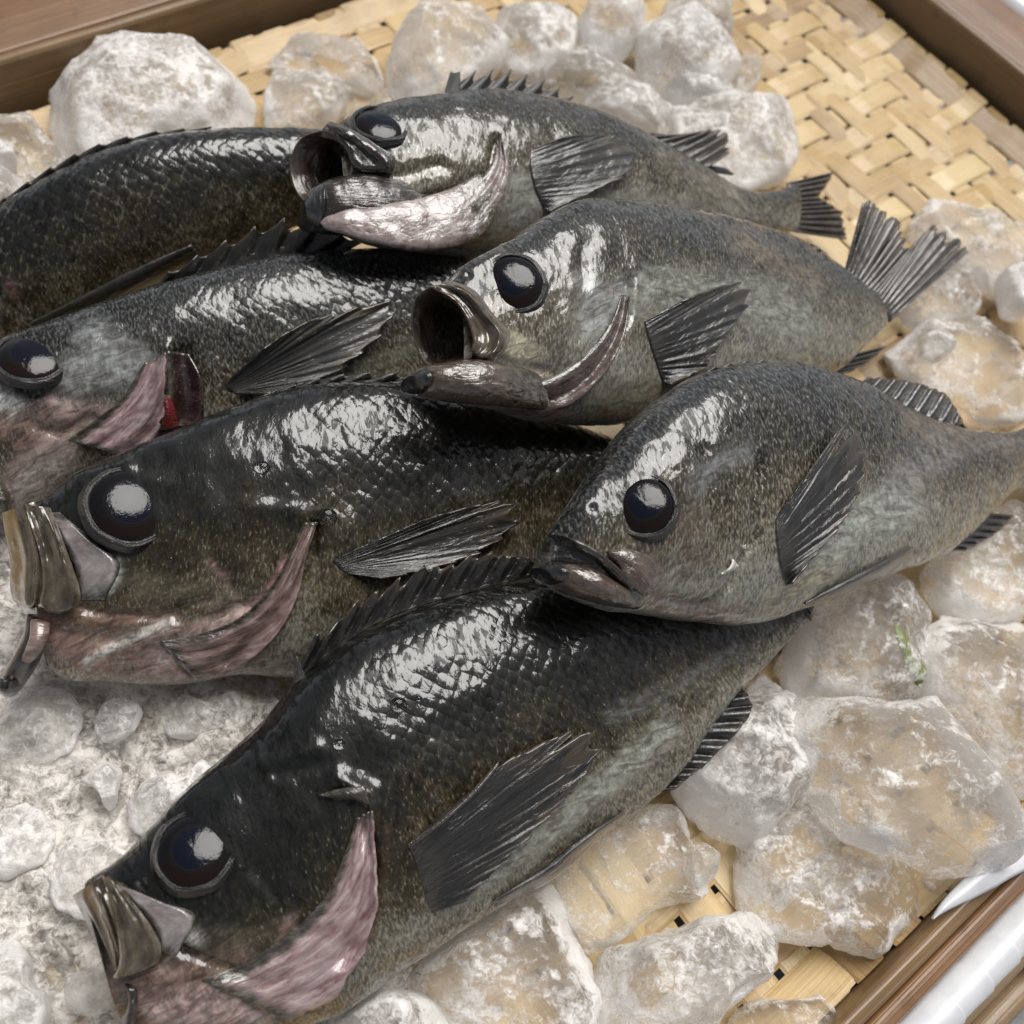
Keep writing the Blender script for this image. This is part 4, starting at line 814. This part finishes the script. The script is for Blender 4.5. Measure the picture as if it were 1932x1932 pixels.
f.fin('dorsal_fin', [(560, 1278), (620, 1232), (700, 1178), (790, 1140), (870, 1118), (950, 1096), (1010, 1082)], [(600, 1190), (690, 1120), (800, 1066), (890, 1042), (960, 1036), (1000, 1046), (1030, 1064)], MAT['fin'], rays=11, spiny=.16, h=.003, h1=.006, corr=.0010, seed=3, rag=.12)
f.fin('first_dorsal_spine', [(556, 1285), (575, 1272)], [(558, 1238), (562, 1238)], MAT['fin'], rays=1, h=.004, corr=.0002)
f.fin('soft_dorsal_fin', [(1360, 1090), (1440, 1100), (1500, 1120)], [(1440, 1110), (1534, 1130), (1530, 1172)], MAT['fin'], rays=6, h=.003, corr=.0006)
f.fin('anal_fin', [(1240, 1490), (1300, 1420), (1352, 1345), (1380, 1300)], [(1276, 1486), (1350, 1425), (1420, 1330), (1400, 1292)], MAT['fin'], rays=7, h=.001, h1=.004, corr=.0008, seed=5)
f.fin('anal_spine', [(1228, 1500), (1246, 1480)], [(1272, 1490), (1272, 1484)], MAT['jaw'], rays=1, h=.001, corr=.0002)

# --- right hand fish, mouth almost shut
f = FISH['F'] = Fish('rounded grey-black rockfish on the right with its mouth nearly closed and white cheek shred', [(1391, 685, .078), (1291, 1172, .056), (1880, 860, .034)], (1400, 950))
f.body([(1034, 1010, 1022, 1092, .0030), (1052, 985, 1042, 1112, .0055), (1085, 940, 1085, 1132, .0085), (1130, 880, 1145, 1150, .0115), (1190, 800, 1220, 1163, .0140), (1255, 746, 1310, 1174, .0158), (1330, 702, 1395, 1178, .0165),
        (1420, 686, 1475, 1158, .0165), (1516, 692, 1560, 1128, .0155), (1610, 722, 1665, 1086, .0135), (1720, 780, 1775, 1044, .0100), (1820, 808, 1845, 985, .0070), (1900, 815, 1905, 930, .0045), (1960, 800, 1960, 925, .0030)],
       skin_mat('skin_grey', 3, light=.20, frost=.24), zone=(.02, .95), scale_t=(.30, .42),
       sculpt=[([(1118, 960)], 6, -.0007), ([(1118, 960)], 13, .0002), ([(1436, 872), (1428, 950), (1426, 1015), (1382, 1105), (1336, 1146)], 8, -.0020), ([(1330, 850), (1340, 960), (1360, 1020)], 12, -.0007), ([(1100, 960), (1130, 905)], 20, .0010), ([(1290, 700), (1400, 690)], 30, .0004),
               ([(1200, 1120), (1300, 1140), (1340, 1140)], 9, -.0010), ([(1060, 1105), (1200, 1140)], 10, -.0007)],
       paint=[([(1118, 960), (1120, 961)], 5, (.002, .002, .002), 1.), ([(1040, 1060), (1150, 1110), (1300, 1150), (1390, 1165)], 34, (.13, .095, .08), .9), ([(1100, 960), (1150, 870), (1250, 760), (1400, 700), (1560, 715)], 46, (.010, .011, .012), .85), ([(1300, 980), (1310, 1060), (1200, 1060)], 50, (.06, .045, .033), .8),
              ([(1560, 1030), (1620, 980), (1700, 960)], 52, (.24, .25, .22), .95), ([(1460, 1130), (1560, 1080)], 26, (.22, .20, .13), .8), ([(1700, 900), (1780, 860)], 50, (.15, .14, .14), .6), ([(1720, 800), (1840, 830), (1920, 840)], 34, (.085, .068, .052), .8), ([(1320, 900), (1400, 850)], 40, (.13, .135, .135), .6)])
f.eye(1215, 952, 61, .95, (.3, -1), rim=1.16)
f.lobe('upper_lip', [(1036, 1008, 1052, 1016, .003, .003), (1070, 1014, 1078, 1034, .0075, .0028), (1110, 1032, 1116, 1052, .0095, .0026), (1160, 1068, 1160, 1090, .0110, .0024), (1196, 1102, 1192, 1116, .0118, .0016)], MAT['jaw_dark'])
f.patch('mouth_gap_shade', [(1044, 1028), (1080, 1028), (1120, 1048), (1140, 1066)], [(1040, 1058), (1080, 1062), (1120, 1064), (1142, 1068)], MAT['mouth_tip'], lift=.0004, nu=24, nv=10)  # black sheet laid on the head, painting the shade between the lips
f.lobe('maxilla', [(1142, 1038, 1150, 1052, .0115, .0012), (1180, 1036, 1168, 1068, .0122, .0016), (1222, 1046, 1182, 1096, .0128, .0018), (1240, 1068, 1204, 1116, .0130, .0016), (1228, 1100, 1212, 1120, .0130, .001)], MAT['jaw'])
f.lobe('lower_jaw', [(1016, 1074, 1028, 1096, .000, .005), (1048, 1062, 1060, 1116, .003, .0062), (1100, 1068, 1104, 1132, .005, .007), (1150, 1092, 1150, 1144, .0062, .0060), (1206, 1116, 1206, 1152, .0050, .0035)], MAT['jaw'], lump=.0009, fade=.7)
f.lobe('jaw_tip', [(1012, 1072, 1022, 1096, .001, .0048), (1028, 1060, 1036, 1104, .002, .0060), (1044, 1062, 1046, 1100, .003, .0062)], MAT['mouth_tip'])
f.patch('torn_skin', [(1366, 1080), (1376, 1068), (1384, 1055)], [(1362, 1084), (1386, 1076), (1394, 1068)], MAT['flesh_white'], lift=.0012, dome=.0012, nu=14, nv=8)
f.patch('torn_skin', [(1402, 1030), (1408, 1027)], [(1400, 1035), (1408, 1037)], MAT['flesh_white'], lift=.0012, dome=.0008, nu=8, nv=8)
f.patch('pectoral_fin', [(1464, 978), (1464, 1000), (1468, 1040), (1476, 1080), (1484, 1104)], [(1522, 904), (1570, 834), (1604, 794), (1634, 830), (1640, 872), (1632, 916), (1600, 976), (1545, 1040), (1492, 1100)], MAT['fin'], lift=lambda u, v: .0002 + .0030 * v, corr=.00011, nc=16, nu=96, nv=40, jag=.09, jagn=12, unit_uv=True)
f.patch('pelvic_fin', [(1518, 1140), (1600, 1090), (1670, 1055), (1722, 1030)], [(1524, 1146), (1610, 1112), (1684, 1078), (1726, 1036)], MAT['fin'], lift=.0012, dome=.0022, nu=40, nv=10, unit_uv=True, decay=1.)
f.fin('dorsal_fin', [(1330, 704), (1420, 690), (1516, 696), (1590, 718)], [(1350, 690), (1430, 679), (1520, 684), (1592, 706)], MAT['fin'], rays=8, spiny=.25, h=.001)
f.fin('soft_dorsal_fin', [(1616, 728), (1680, 770), (1750, 796), (1826, 812)], [(1640, 712), (1720, 720), (1782, 742), (1822, 806)], MAT['fin'], rays=9, h=.001, rag=.05, corr=.0008, seed=8)
f.fin('anal_fin', [(1795, 1038), (1830, 1010), (1858, 968)], [(1822, 1040), (1880, 1005), (1915, 972)], MAT['fin'], rays=6, h=.0, corr=.0006, seed=2)
f.fin('tail_fin', [(1950, 802), (1952, 860), (1950, 924)], [(2060, 700), (2050, 850), (2080, 980)], MAT['tail'], rays=12, h=.0, corr=.0006)

# --- middle fish with round open mouth and raised tail
f = FISH['C'] = Fish('silver-grey rockfish in the middle with round open mouth and tail fanned upright', [(1105, 385, .082), (1067, 797, .062), (1620, 560, .036)], (1200, 600))
f.body([(838, 536, 850, 744, .0085), (872, 503, 890, 760, .0105), (915, 478, 945, 775, .0125), (965, 450, 1000, 790, .0145), (1020, 412, 1060, 799, .0160), (1090, 384, 1125, 802, .0168), (1180, 386, 1200, 795, .0168),
        (1290, 402, 1300, 775, .0155), (1400, 425, 1410, 748, .0135), (1490, 452, 1505, 725, .0110), (1550, 488, 1578, 700, .0085), (1598, 520, 1630, 650, .0060), (1640, 548, 1668, 618, .0035)],
       skin_mat('skin_silver', 4, light=.24, frost=.20), mouth_open=True, zone=(.02, .95), scale_t=(.34, .46),
       sculpt=[([(884, 520)], 6, -.0007), ([(884, 520)], 13, .0002), ([(1187, 525), (1184, 590), (1162, 648), (1127, 705), (1077, 746), (1010, 775)], 8, -.0022), ([(1100, 470), (1100, 560), (1090, 640)], 14, -.0006), ([(880, 510), (940, 480)], 14, .0010), ([(900, 640), (960, 690), (1040, 700)], 10, -.0009), ([(860, 700), (960, 720)], 10, -.0008)],
       paint=[([(884, 520), (886, 521)], 5, (.002, .002, .002), 1.), ([(880, 735), (960, 760), (1050, 775)], 26, (.20, .12, .105), 1.), ([(860, 690), (950, 710), (1040, 715)], 24, (.085, .055, .04), .85), ([(960, 640), (1000, 670), (920, 650)], 24, (.33, .31, .22), .85), ([(900, 520), (980, 440), (1080, 395), (1200, 400), (1350, 430)], 40, (.016, .016, .014), .8),
              ([(1110, 540), (1130, 620), (1180, 560)], 46, (.22, .225, .22), .85), ([(1080, 560), (1050, 640), (1060, 680)], 30, (.05, .042, .028), .7), ([(1250, 540), (1400, 560), (1500, 600)], 60, (.19, .195, .17), .75), ([(1150, 770), (1250, 720), (1400, 720), (1540, 680)], 34, (.17, .155, .10), .7), ([(1400, 450), (1540, 530)], 30, (.10, .075, .05), .7)])
f.eye(969, 533, 60, .9, (.2, -1), rim=1.13)
f.mouth([(815, 545, .004), (790, 566, -.004), (781, 600, -.0085), (788, 645, -.0095), (812, 686, -.007), (850, 684, .002), (880, 676, .0085), (892, 650, .0105), (884, 612, .0105), (862, 574, .0095), (838, 550, .008)], (905, 610, -.004), MAT['mouth'], MAT['maxilla'], lip=3.2)
f.sheet('maxilla', [(818, 546), (860, 572), (884, 612), (892, 648), (884, 672)], [(842, 528), (890, 544), (930, 590), (963, 632), (952, 662), (908, 684)], MAT['maxilla'], (.0075, .0095, .0105, .0105, .0095), (.0080, .0120, .0134, .0138, .0132), folds=[(.05, .10, .0010, 0), (.42, .10, -.0008, .1), (.72, .10, .0010, .1)], bow=.0014, seed=9)
f.lobe('lower_jaw', [(772, 712, 776, 738, .002, .0045), (800, 692, 804, 748, .005, .0062), (850, 684, 850, 756, .0075, .0066), (900, 680, 905, 762, .0095, .0060), (950, 686, 962, 768, .0098, .0042), (1020, 704, 1040, 776, .0088, .0025)], MAT['jaw'], lump=.0009, fade=.7)
f.lobe('jaw_tip', [(768, 712, 772, 738, .003, .0046), (782, 702, 784, 742, .0045, .0058), (794, 698, 796, 744, .005, .0060)], MAT['mouth_tip'])
f.patch('gill_cover', [(1174, 552), (1146, 614), (1104, 668), (1044, 710), (980, 732)], [(1190, 560), (1176, 640), (1136, 712), (1078, 764), (990, 785)], MAT['throat_dark'], lift=lambda u, v: .0003 + .0014 * v + .0005 * np.sin(v * 9), nu=50, nv=18)
f.patch('pectoral_fin', [(1216, 606), (1222, 632), (1234, 672), (1250, 720)], [(1290, 570), (1345, 545), (1415, 533), (1420, 562), (1400, 602), (1367, 650), (1336, 692), (1264, 724)], MAT['fin'], lift=lambda u, v: .0002 + .0038 * v, corr=.00017, nc=14, nu=90, nv=36, jag=.09, jagn=11, unit_uv=True)
f.fin('dorsal_fin', [(1060, 396), (1160, 386), (1280, 402), (1400, 426), (1480, 448)], [(1090, 380), (1180, 374), (1300, 392), (1410, 412), (1490, 442)], MAT['fin'], rays=10, spiny=.3, h=.0)
f.fin('soft_dorsal_fin', [(1460, 440), (1520, 468), (1576, 505)], [(1496, 446), (1556, 476), (1580, 515)], MAT['fin'], rays=6, h=.003, h1=.005, corr=.001)
f.fin('anal_fin', [(1545, 715), (1575, 698), (1600, 672)], [(1590, 708), (1640, 682), (1672, 652)], MAT['fin'], rays=5, h=.0, corr=.0006)
f.fin('tail_fin', [(1592, 520), (1630, 556), (1664, 584), (1682, 604)], [(1632, 370), (1700, 418), (1716, 470), (1764, 420), (1836, 468)], MAT['tail'], rays=16, h=.0, h1=.005, corr=.0005, rag=.06, seed=4, spline=False)

# --- rear fish, belly towards the viewer
f = FISH['B'] = Fish('rear rockfish with gaping mouth, pale underside of the jaw and low spiny back fin', [(900, 168, .066), (856, 490, .050), (1440, 390, .026)], (1000, 330))
f.body([(622, 244, 640, 440, .0080), (660, 221, 690, 456, .0110), (720, 203, 760, 472, .0145), (790, 194, 830, 484, .0170), (870, 183, 900, 488, .0180), (950, 185, 980, 480, .0180), (1040, 201, 1070, 470, .0172), (1130, 226, 1150, 462, .0155),
        (1220, 269, 1240, 454, .0130), (1310, 319, 1330, 446, .0100), (1390, 359, 1405, 440, .0070), (1450, 365, 1455, 438, .0050), (1500, 348, 1500, 438, .0035)],
       skin_mat('skin_brown', 5, light=.18, frost=.15), mouth_open=True, zone=(.05, .95), scale_t=(.36, .46), p=.80,
       sculpt=[([(938, 262), (925, 318), (872, 352), (780, 378), (660, 402)], 7, -.0018), ([(650, 260), (700, 290), (730, 300)], 9, -.0012), ([(660, 330), (760, 330), (830, 310)], 10, -.0009)],
       paint=[([(640, 400), (760, 400), (850, 380)], 26, (.10, .07, .05), .7), ([(790, 470), (880, 470), (930, 440)], 20, (.19, .17, .12), .7), ([(730, 430), (800, 450)], 26, (.30, .18, .19), .9), ([(740, 285), (720, 295), (700, 280)], 14, (.40, .42, .40), .8),
              ([(650, 220), (800, 190), (950, 180), (1100, 215)], 24, (.02, .019, .016), .7), ([(980, 340), (1000, 380), (970, 420)], 30, (.22, .22, .21), .7), ([(1100, 380), (1250, 390), (1400, 400)], 40, (.16, .155, .13), .6), ([(1250, 290), (1380, 370)], 26, (.13, .11, .08), .6)])
f.eye(717, 231, 53, .55, (.1, -1), sink=.26, hgt=.40, rim=1.12)
f.mouth([(607, 250, .006), (572, 262, -.003), (552, 300, -.008), (556, 345, -.009), (580, 378, -.006), (620, 352, .004), (655, 336, .0085), (664, 306, .0105), (650, 274, .0105), (630, 256, .009)], (700, 320, -.003), MAT['mouth'], MAT['maxilla'], lip=3)
f.sheet('maxilla', [(606, 252), (640, 262), (660, 284), (668, 306), (690, 324)], [(622, 236), (666, 252), (708, 278), (742, 306), (734, 326)], MAT['jaw_dark'], (.0075, .0095, .0105, .0105, .0110), (.0080, .0125, .0140, .0145, .0140), folds=[(.05, .10, .0010, 0), (.45, .10, -.0008, .1), (.75, .10, .0010, .1)], bow=.0012, seed=12)
f.lobe('lower_jaw', [(572, 378, 574, 424, .001, .0045), (598, 352, 606, 436, .004, .0065), (640, 336, 650, 440, .007, .0065), (700, 334, 710, 440, .0095, .006), (760, 342, 790, 430, .0095, .0045), (820, 356, 850, 410, .0085, .0025)], MAT['jaw_dark'], lump=.0009, fade=.7)
f.lobe('jaw_tip', [(566, 392, 570, 424, .002, .0050), (584, 362, 588, 434, .0035, .0064), (604, 348, 600, 436, .005, .0068)], MAT['mouth_tip'])
f.lobe('jaw_underside', [(604, 412, 604, 428, .0090, .0014), (650, 398, 656, 444, .0120, .0018), (720, 386, 730, 464, .0140, .0022), (800, 372, 815, 472, .0152, .0022), (870, 345, 905, 446, .0160, .0020), (910, 318, 945, 390, .0165, .0016)], MAT['white_under'], lump=.0012, fade=.5)
f.patch('gill_cover', [(938, 262), (930, 300), (905, 335), (860, 365), (800, 392)], [(950, 268), (960, 316), (946, 372), (912, 418), (850, 452)], MAT['white_under'], lift=lambda u, v: .0006 + .0022 * v + .0004 * np.sin(v * 17), nu=50, nv=26)
f.patch('pectoral_fin', [(1000, 282), (1000, 312), (1008, 352), (1026, 394)], [(1060, 260), (1124, 252), (1180, 260), (1205, 288), (1195, 322), (1140, 352), (1036, 398)], MAT['fin'], lift=lambda u, v: .0002 + .0030 * v, corr=.00010, nc=14, nu=90, nv=36, jag=.06, jagn=11, unit_uv=True)
f.fin('dorsal_fin', [(838, 176), (880, 170), (945, 172), (1000, 180), (1066, 196)], [(868, 134), (924, 128), (984, 132), (1040, 156), (1084, 182)], MAT['fin_matte'], rays=7, spiny=.55, h=.0, corr=.0005, seed=6)
f.fin('first_dorsal_spine', [(838, 178), (868, 172)], [(850, 136), (868, 136)], MAT['fin_matte'], rays=1, h=.001, corr=.0002)
f.fin('soft_dorsal_fin', [(1200, 248), (1270, 286), (1336, 316)], [(1270, 258), (1370, 250), (1378, 288)], MAT['tail'], rays=7, h=.0, corr=.0008, seed=3, rag=.08)
f.fin('tail_fin', [(1490, 344), (1494, 390), (1490, 436)], [(1576, 324), (1545, 372), (1592, 400), (1598, 452)], MAT['tail'], rays=11, h=.0, corr=.0007, spline=False)
f.fin('anal_fin', [(1325, 310), (1345, 325)], [(1372, 318), (1386, 330)], MAT['fin'], rays=3, h=-.004, corr=.0004)

# --- left fish with open gill
f = FISH['D'] = Fish('left rockfish with lifted gill cover showing red gills, cut off by the photo edge', [(500, 490, .052), (250, 850, .026), (880, 620, .036)], (400, 680))
f.body([(-130, 740, -120, 960, .006), (-90, 708, -60, 985, .0095), (-40, 668, 10, 985, .0125), (30, 630, 90, 950, .0150), (110, 602, 180, 905, .0165), (200, 570, 270, 880, .0175), (300, 538, 380, 870, .0180), (400, 512, 500, 850, .0178),
        (500, 490, 620, 830, .0170), (610, 476, 740, 800, .0150), (720, 470, 840, 770, .0125), (830, 478, 920, 730, .0095), (930, 510, 980, 690, .0060), (1010, 550, 1030, 650, .0035)],
       skin_mat('skin_green', 6, light=.08, frost=.22, net_amt=.35), zone=(.02, .9), scale_t=(.40, .46),
       sculpt=[([(318, 655), (300, 740), (250, 830)], 10, .0018), ([(345, 670), (355, 740), (345, 800)], 20, -.0035), ([(60, 800), (110, 820), (170, 790)], 12, -.0012), ([(40, 735), (150, 760), (240, 740)], 12, -.0006), ([(-20, 650), (100, 620)], 14, .0008)],
       paint=[([(10, 790), (90, 840), (40, 900)], 48, (.13, .08, .065), 1.), ([(30, 930), (110, 870)], 34, (.33, .27, .26), 1.), ([(-10, 745), (20, 760)], 24, (.45, .46, .44), .9), ([(100, 770), (200, 790), (250, 800)], 36, (.20, .13, .12), .8), ([(180, 640), (260, 690), (150, 700)], 56, (.20, .205, .205), .75),
              ([(340, 700), (350, 790)], 18, (.02, .008, .009), 1.), ([(300, 560), (450, 510), (600, 485), (760, 490)], 30, (.010, .011, .011), .8), ([(620, 720), (760, 660)], 44, (.075, .08, .06), .6)])  # near-black stroke paints the gill hollow's shade into the skin
f.eye(60, 670, 68, .70, (-.2, -1), sink=.22, hgt=.42, rim=1.1)
f.sheet('maxilla', [(-150, 728), (-138, 780), (-120, 850), (-110, 890)], [(-80, 706), (-50, 740), (-20, 790), (-10, 836), (-40, 870)], MAT['maxilla'], (.002, .004, .006), (.0105, .0130, .0135), folds=[(.3, .1, .0012, 0), (.7, .1, .0010, .1)], seed=21)
f.lobe('lower_jaw', [(-160, 930, -130, 990, .001, .006), (-110, 890, -90, 990, .005, .007), (-50, 890, -30, 985, .009, .006), (10, 900, 30, 970, .012, .004)], MAT['jaw'], lump=.0009, fade=.6)
f.patch('gill_hollow_shade', [(318, 662), (316, 710), (312, 760), (308, 812)], [(356, 668), (378, 712), (384, 760), (384, 800)], MAT['gill_dark'], lift=.0006, nu=30, nv=14)  # dark red patch on the body; the hollow's shade is in its colour
f.patch('gill', [(306, 742), (304, 770), (300, 812)], [(322, 748), (332, 776), (336, 806)], MAT['gill'], lift=.0018, dome=.0012, nu=24, nv=10)
f.patch('gill_cover', [(268, 690), (232, 748), (170, 800), (130, 830)], [(312, 664), (310, 740), (302, 812), (240, 862)], MAT['throat'], lift=lambda u, v: .0004 + .0048 * v ** 1.4 + .0004 * np.sin(v * 17 + u * 3), nu=50, nv=26, jag=.04, jagn=4)
f.patch('pectoral_fin', [(424, 728), (428, 734), (434, 738), (442, 741)], [(500, 656), (580, 606), (650, 585), (754, 569), (746, 606), (690, 666), (600, 720), (500, 742)], MAT['fin'], lift=lambda u, v: .0002 + .0048 * v, corr=.00017, nc=15, nu=96, nv=40, jag=.09, jagn=12, unit_uv=True)
f.fin('dorsal_fin', [(300, 540), (380, 518), (470, 496), (560, 482), (650, 474)], [(318, 512), (430, 448), (530, 408), (610, 414), (700, 450)], MAT['fin'], rays=7, spiny=.30, h=.0, h1=.003, corr=.001, seed=9)

# --- rear left fish, mostly back
f = FISH['A'] = Fish('rear left rockfish showing only its scaly curved back below the big frosted ice lump', [(250, 265, .050), (214, 560, .016), (640, 320, .040)], (250, 400))
f.body([(-260, 620, -190, 760, .008), (-190, 530, -110, 740, .0125), (-110, 462, -30, 700, .0155), (-20, 400, 60, 668, .0175), (60, 350, 140, 622, .0180), (150, 302, 240, 574, .0180), (260, 264, 340, 524, .0175), (370, 246, 440, 480, .0165), (480, 240, 530, 440, .0145), (590, 242, 625, 408, .0118), (690, 254, 705, 370, .0080), (770, 275, 775, 350, .0045)],
       skin_mat('skin_brown_black', 7, light=.10, net_amt=.6), zone=(.05, .72), scale_t=(.12, .2),
       sculpt=[([(0, 560), (40, 590)], 14, -.0015)], paint=[([(20, 540), (30, 560)], 14, (.16, .08, .07), .8), ([(60, 350), (200, 290), (380, 252), (560, 246)], 22, BLK, .8)])
f.eye(-150, 590, 52, .85, (-.2, -1))
f.lobe('lower_jaw', [(-290, 690, -270, 740, .0, .005), (-230, 690, -215, 752, .006, .006), (-170, 690, -150, 750, .0095, .004)], MAT['jaw'], lump=.0009, fade=.6)
f.sheet('maxilla', [(-272, 622), (-262, 650), (-240, 690)], [(-226, 592), (-200, 630), (-180, 690)], MAT['maxilla'], (.002, .004, .006), (.0085, .0110, .0115), folds=[(.5, .1, .0012, 0)], seed=22)
f.fin('dorsal_fin', [(-20, 402), (60, 352), (150, 304), (260, 266), (370, 248)], [(10, 372), (100, 312), (190, 268), (300, 246), (400, 240)], MAT['fin'], rays=8, spiny=.35, h=.0, corr=.0008, seed=1)
f.patch('pelvic_fin', [(50, 612), (150, 560), (260, 504), (360, 462)], [(100, 660), (190, 618), (300, 560), (400, 500)], MAT['fin'], lift=.0010, dome=.0020, nu=44, nv=16, unit_uv=True, decay=.97)
f.fin('anal_fin', [(330, 520), (440, 474), (530, 436)], [(400, 556), (500, 512), (580, 462)], MAT['fin'], rays=7, h=-.002, corr=.0006, seed=4)

# water beads
def bead_mat():
    g = NT('water_bead'); g.p(Base__Color=(1, 1, 1), Roughness=.02, IOR=1.33, Transmission__Weight=1.); return g.m
MAT['bead'] = bead_mat()
def bead(fish, x, y, r, label):
    loc, nor = fish.cast(x, y); n = nor if nor @ fish.n > 0 else -nor; R_ = r / FPX * ((loc - CP) @ CF)
    t1 = np.cross(n, CU); t1 /= np.linalg.norm(t1); t2 = np.cross(n, t1); V = [loc + n * R_ * .55]; F = []; M_ = 24; K = 9
    for i in range(1, K + 1):
        q = i / K * 2.2; 
        for a in np.linspace(0, 2 * np.pi, M_, endpoint=False): V.append(loc + R_ * math.sin(q) * (t1 * math.cos(a) * 1.1 + t2 * math.sin(a)) + n * R_ * .55 * math.cos(q))
    for j in range(M_): F.append([0, 1 + j, 1 + (j + 1) % M_])
    F += [[1 + f_ for f_ in q] for q in grid_faces(K, M_, True)]; e = 1 + (K - 1) * M_; F.append([e + j for j in range(M_)])
    tag(mk('water_bead', V, F, MAT['bead'], closed=True), label, 'water drop', 'water beads on wet fish skin')
for k, x, y, r, l in [('G', 752, 1330, 15, 'largest water bead on the front fish, below its bright back ridge'), ('G', 640, 1404, 11, 'round water bead on the front fish behind its eye'), ('G', 790, 1318, 6, 'small water bead beside the largest bead on the front fish'),
                      ('E', 618, 975, 17, 'flat water bead on the left fish above its gill slit'), ('E', 494, 882, 14, 'flat water bead on the left fish behind its eye'), ('E', 322, 1056, 6, 'tiny water bead on the left fish cheek below its eye'), ('F', 1562, 985, 7, 'small water bead on the right hand fish pectoral fin')]:
    bead(FISH[k], x, y, r, l)
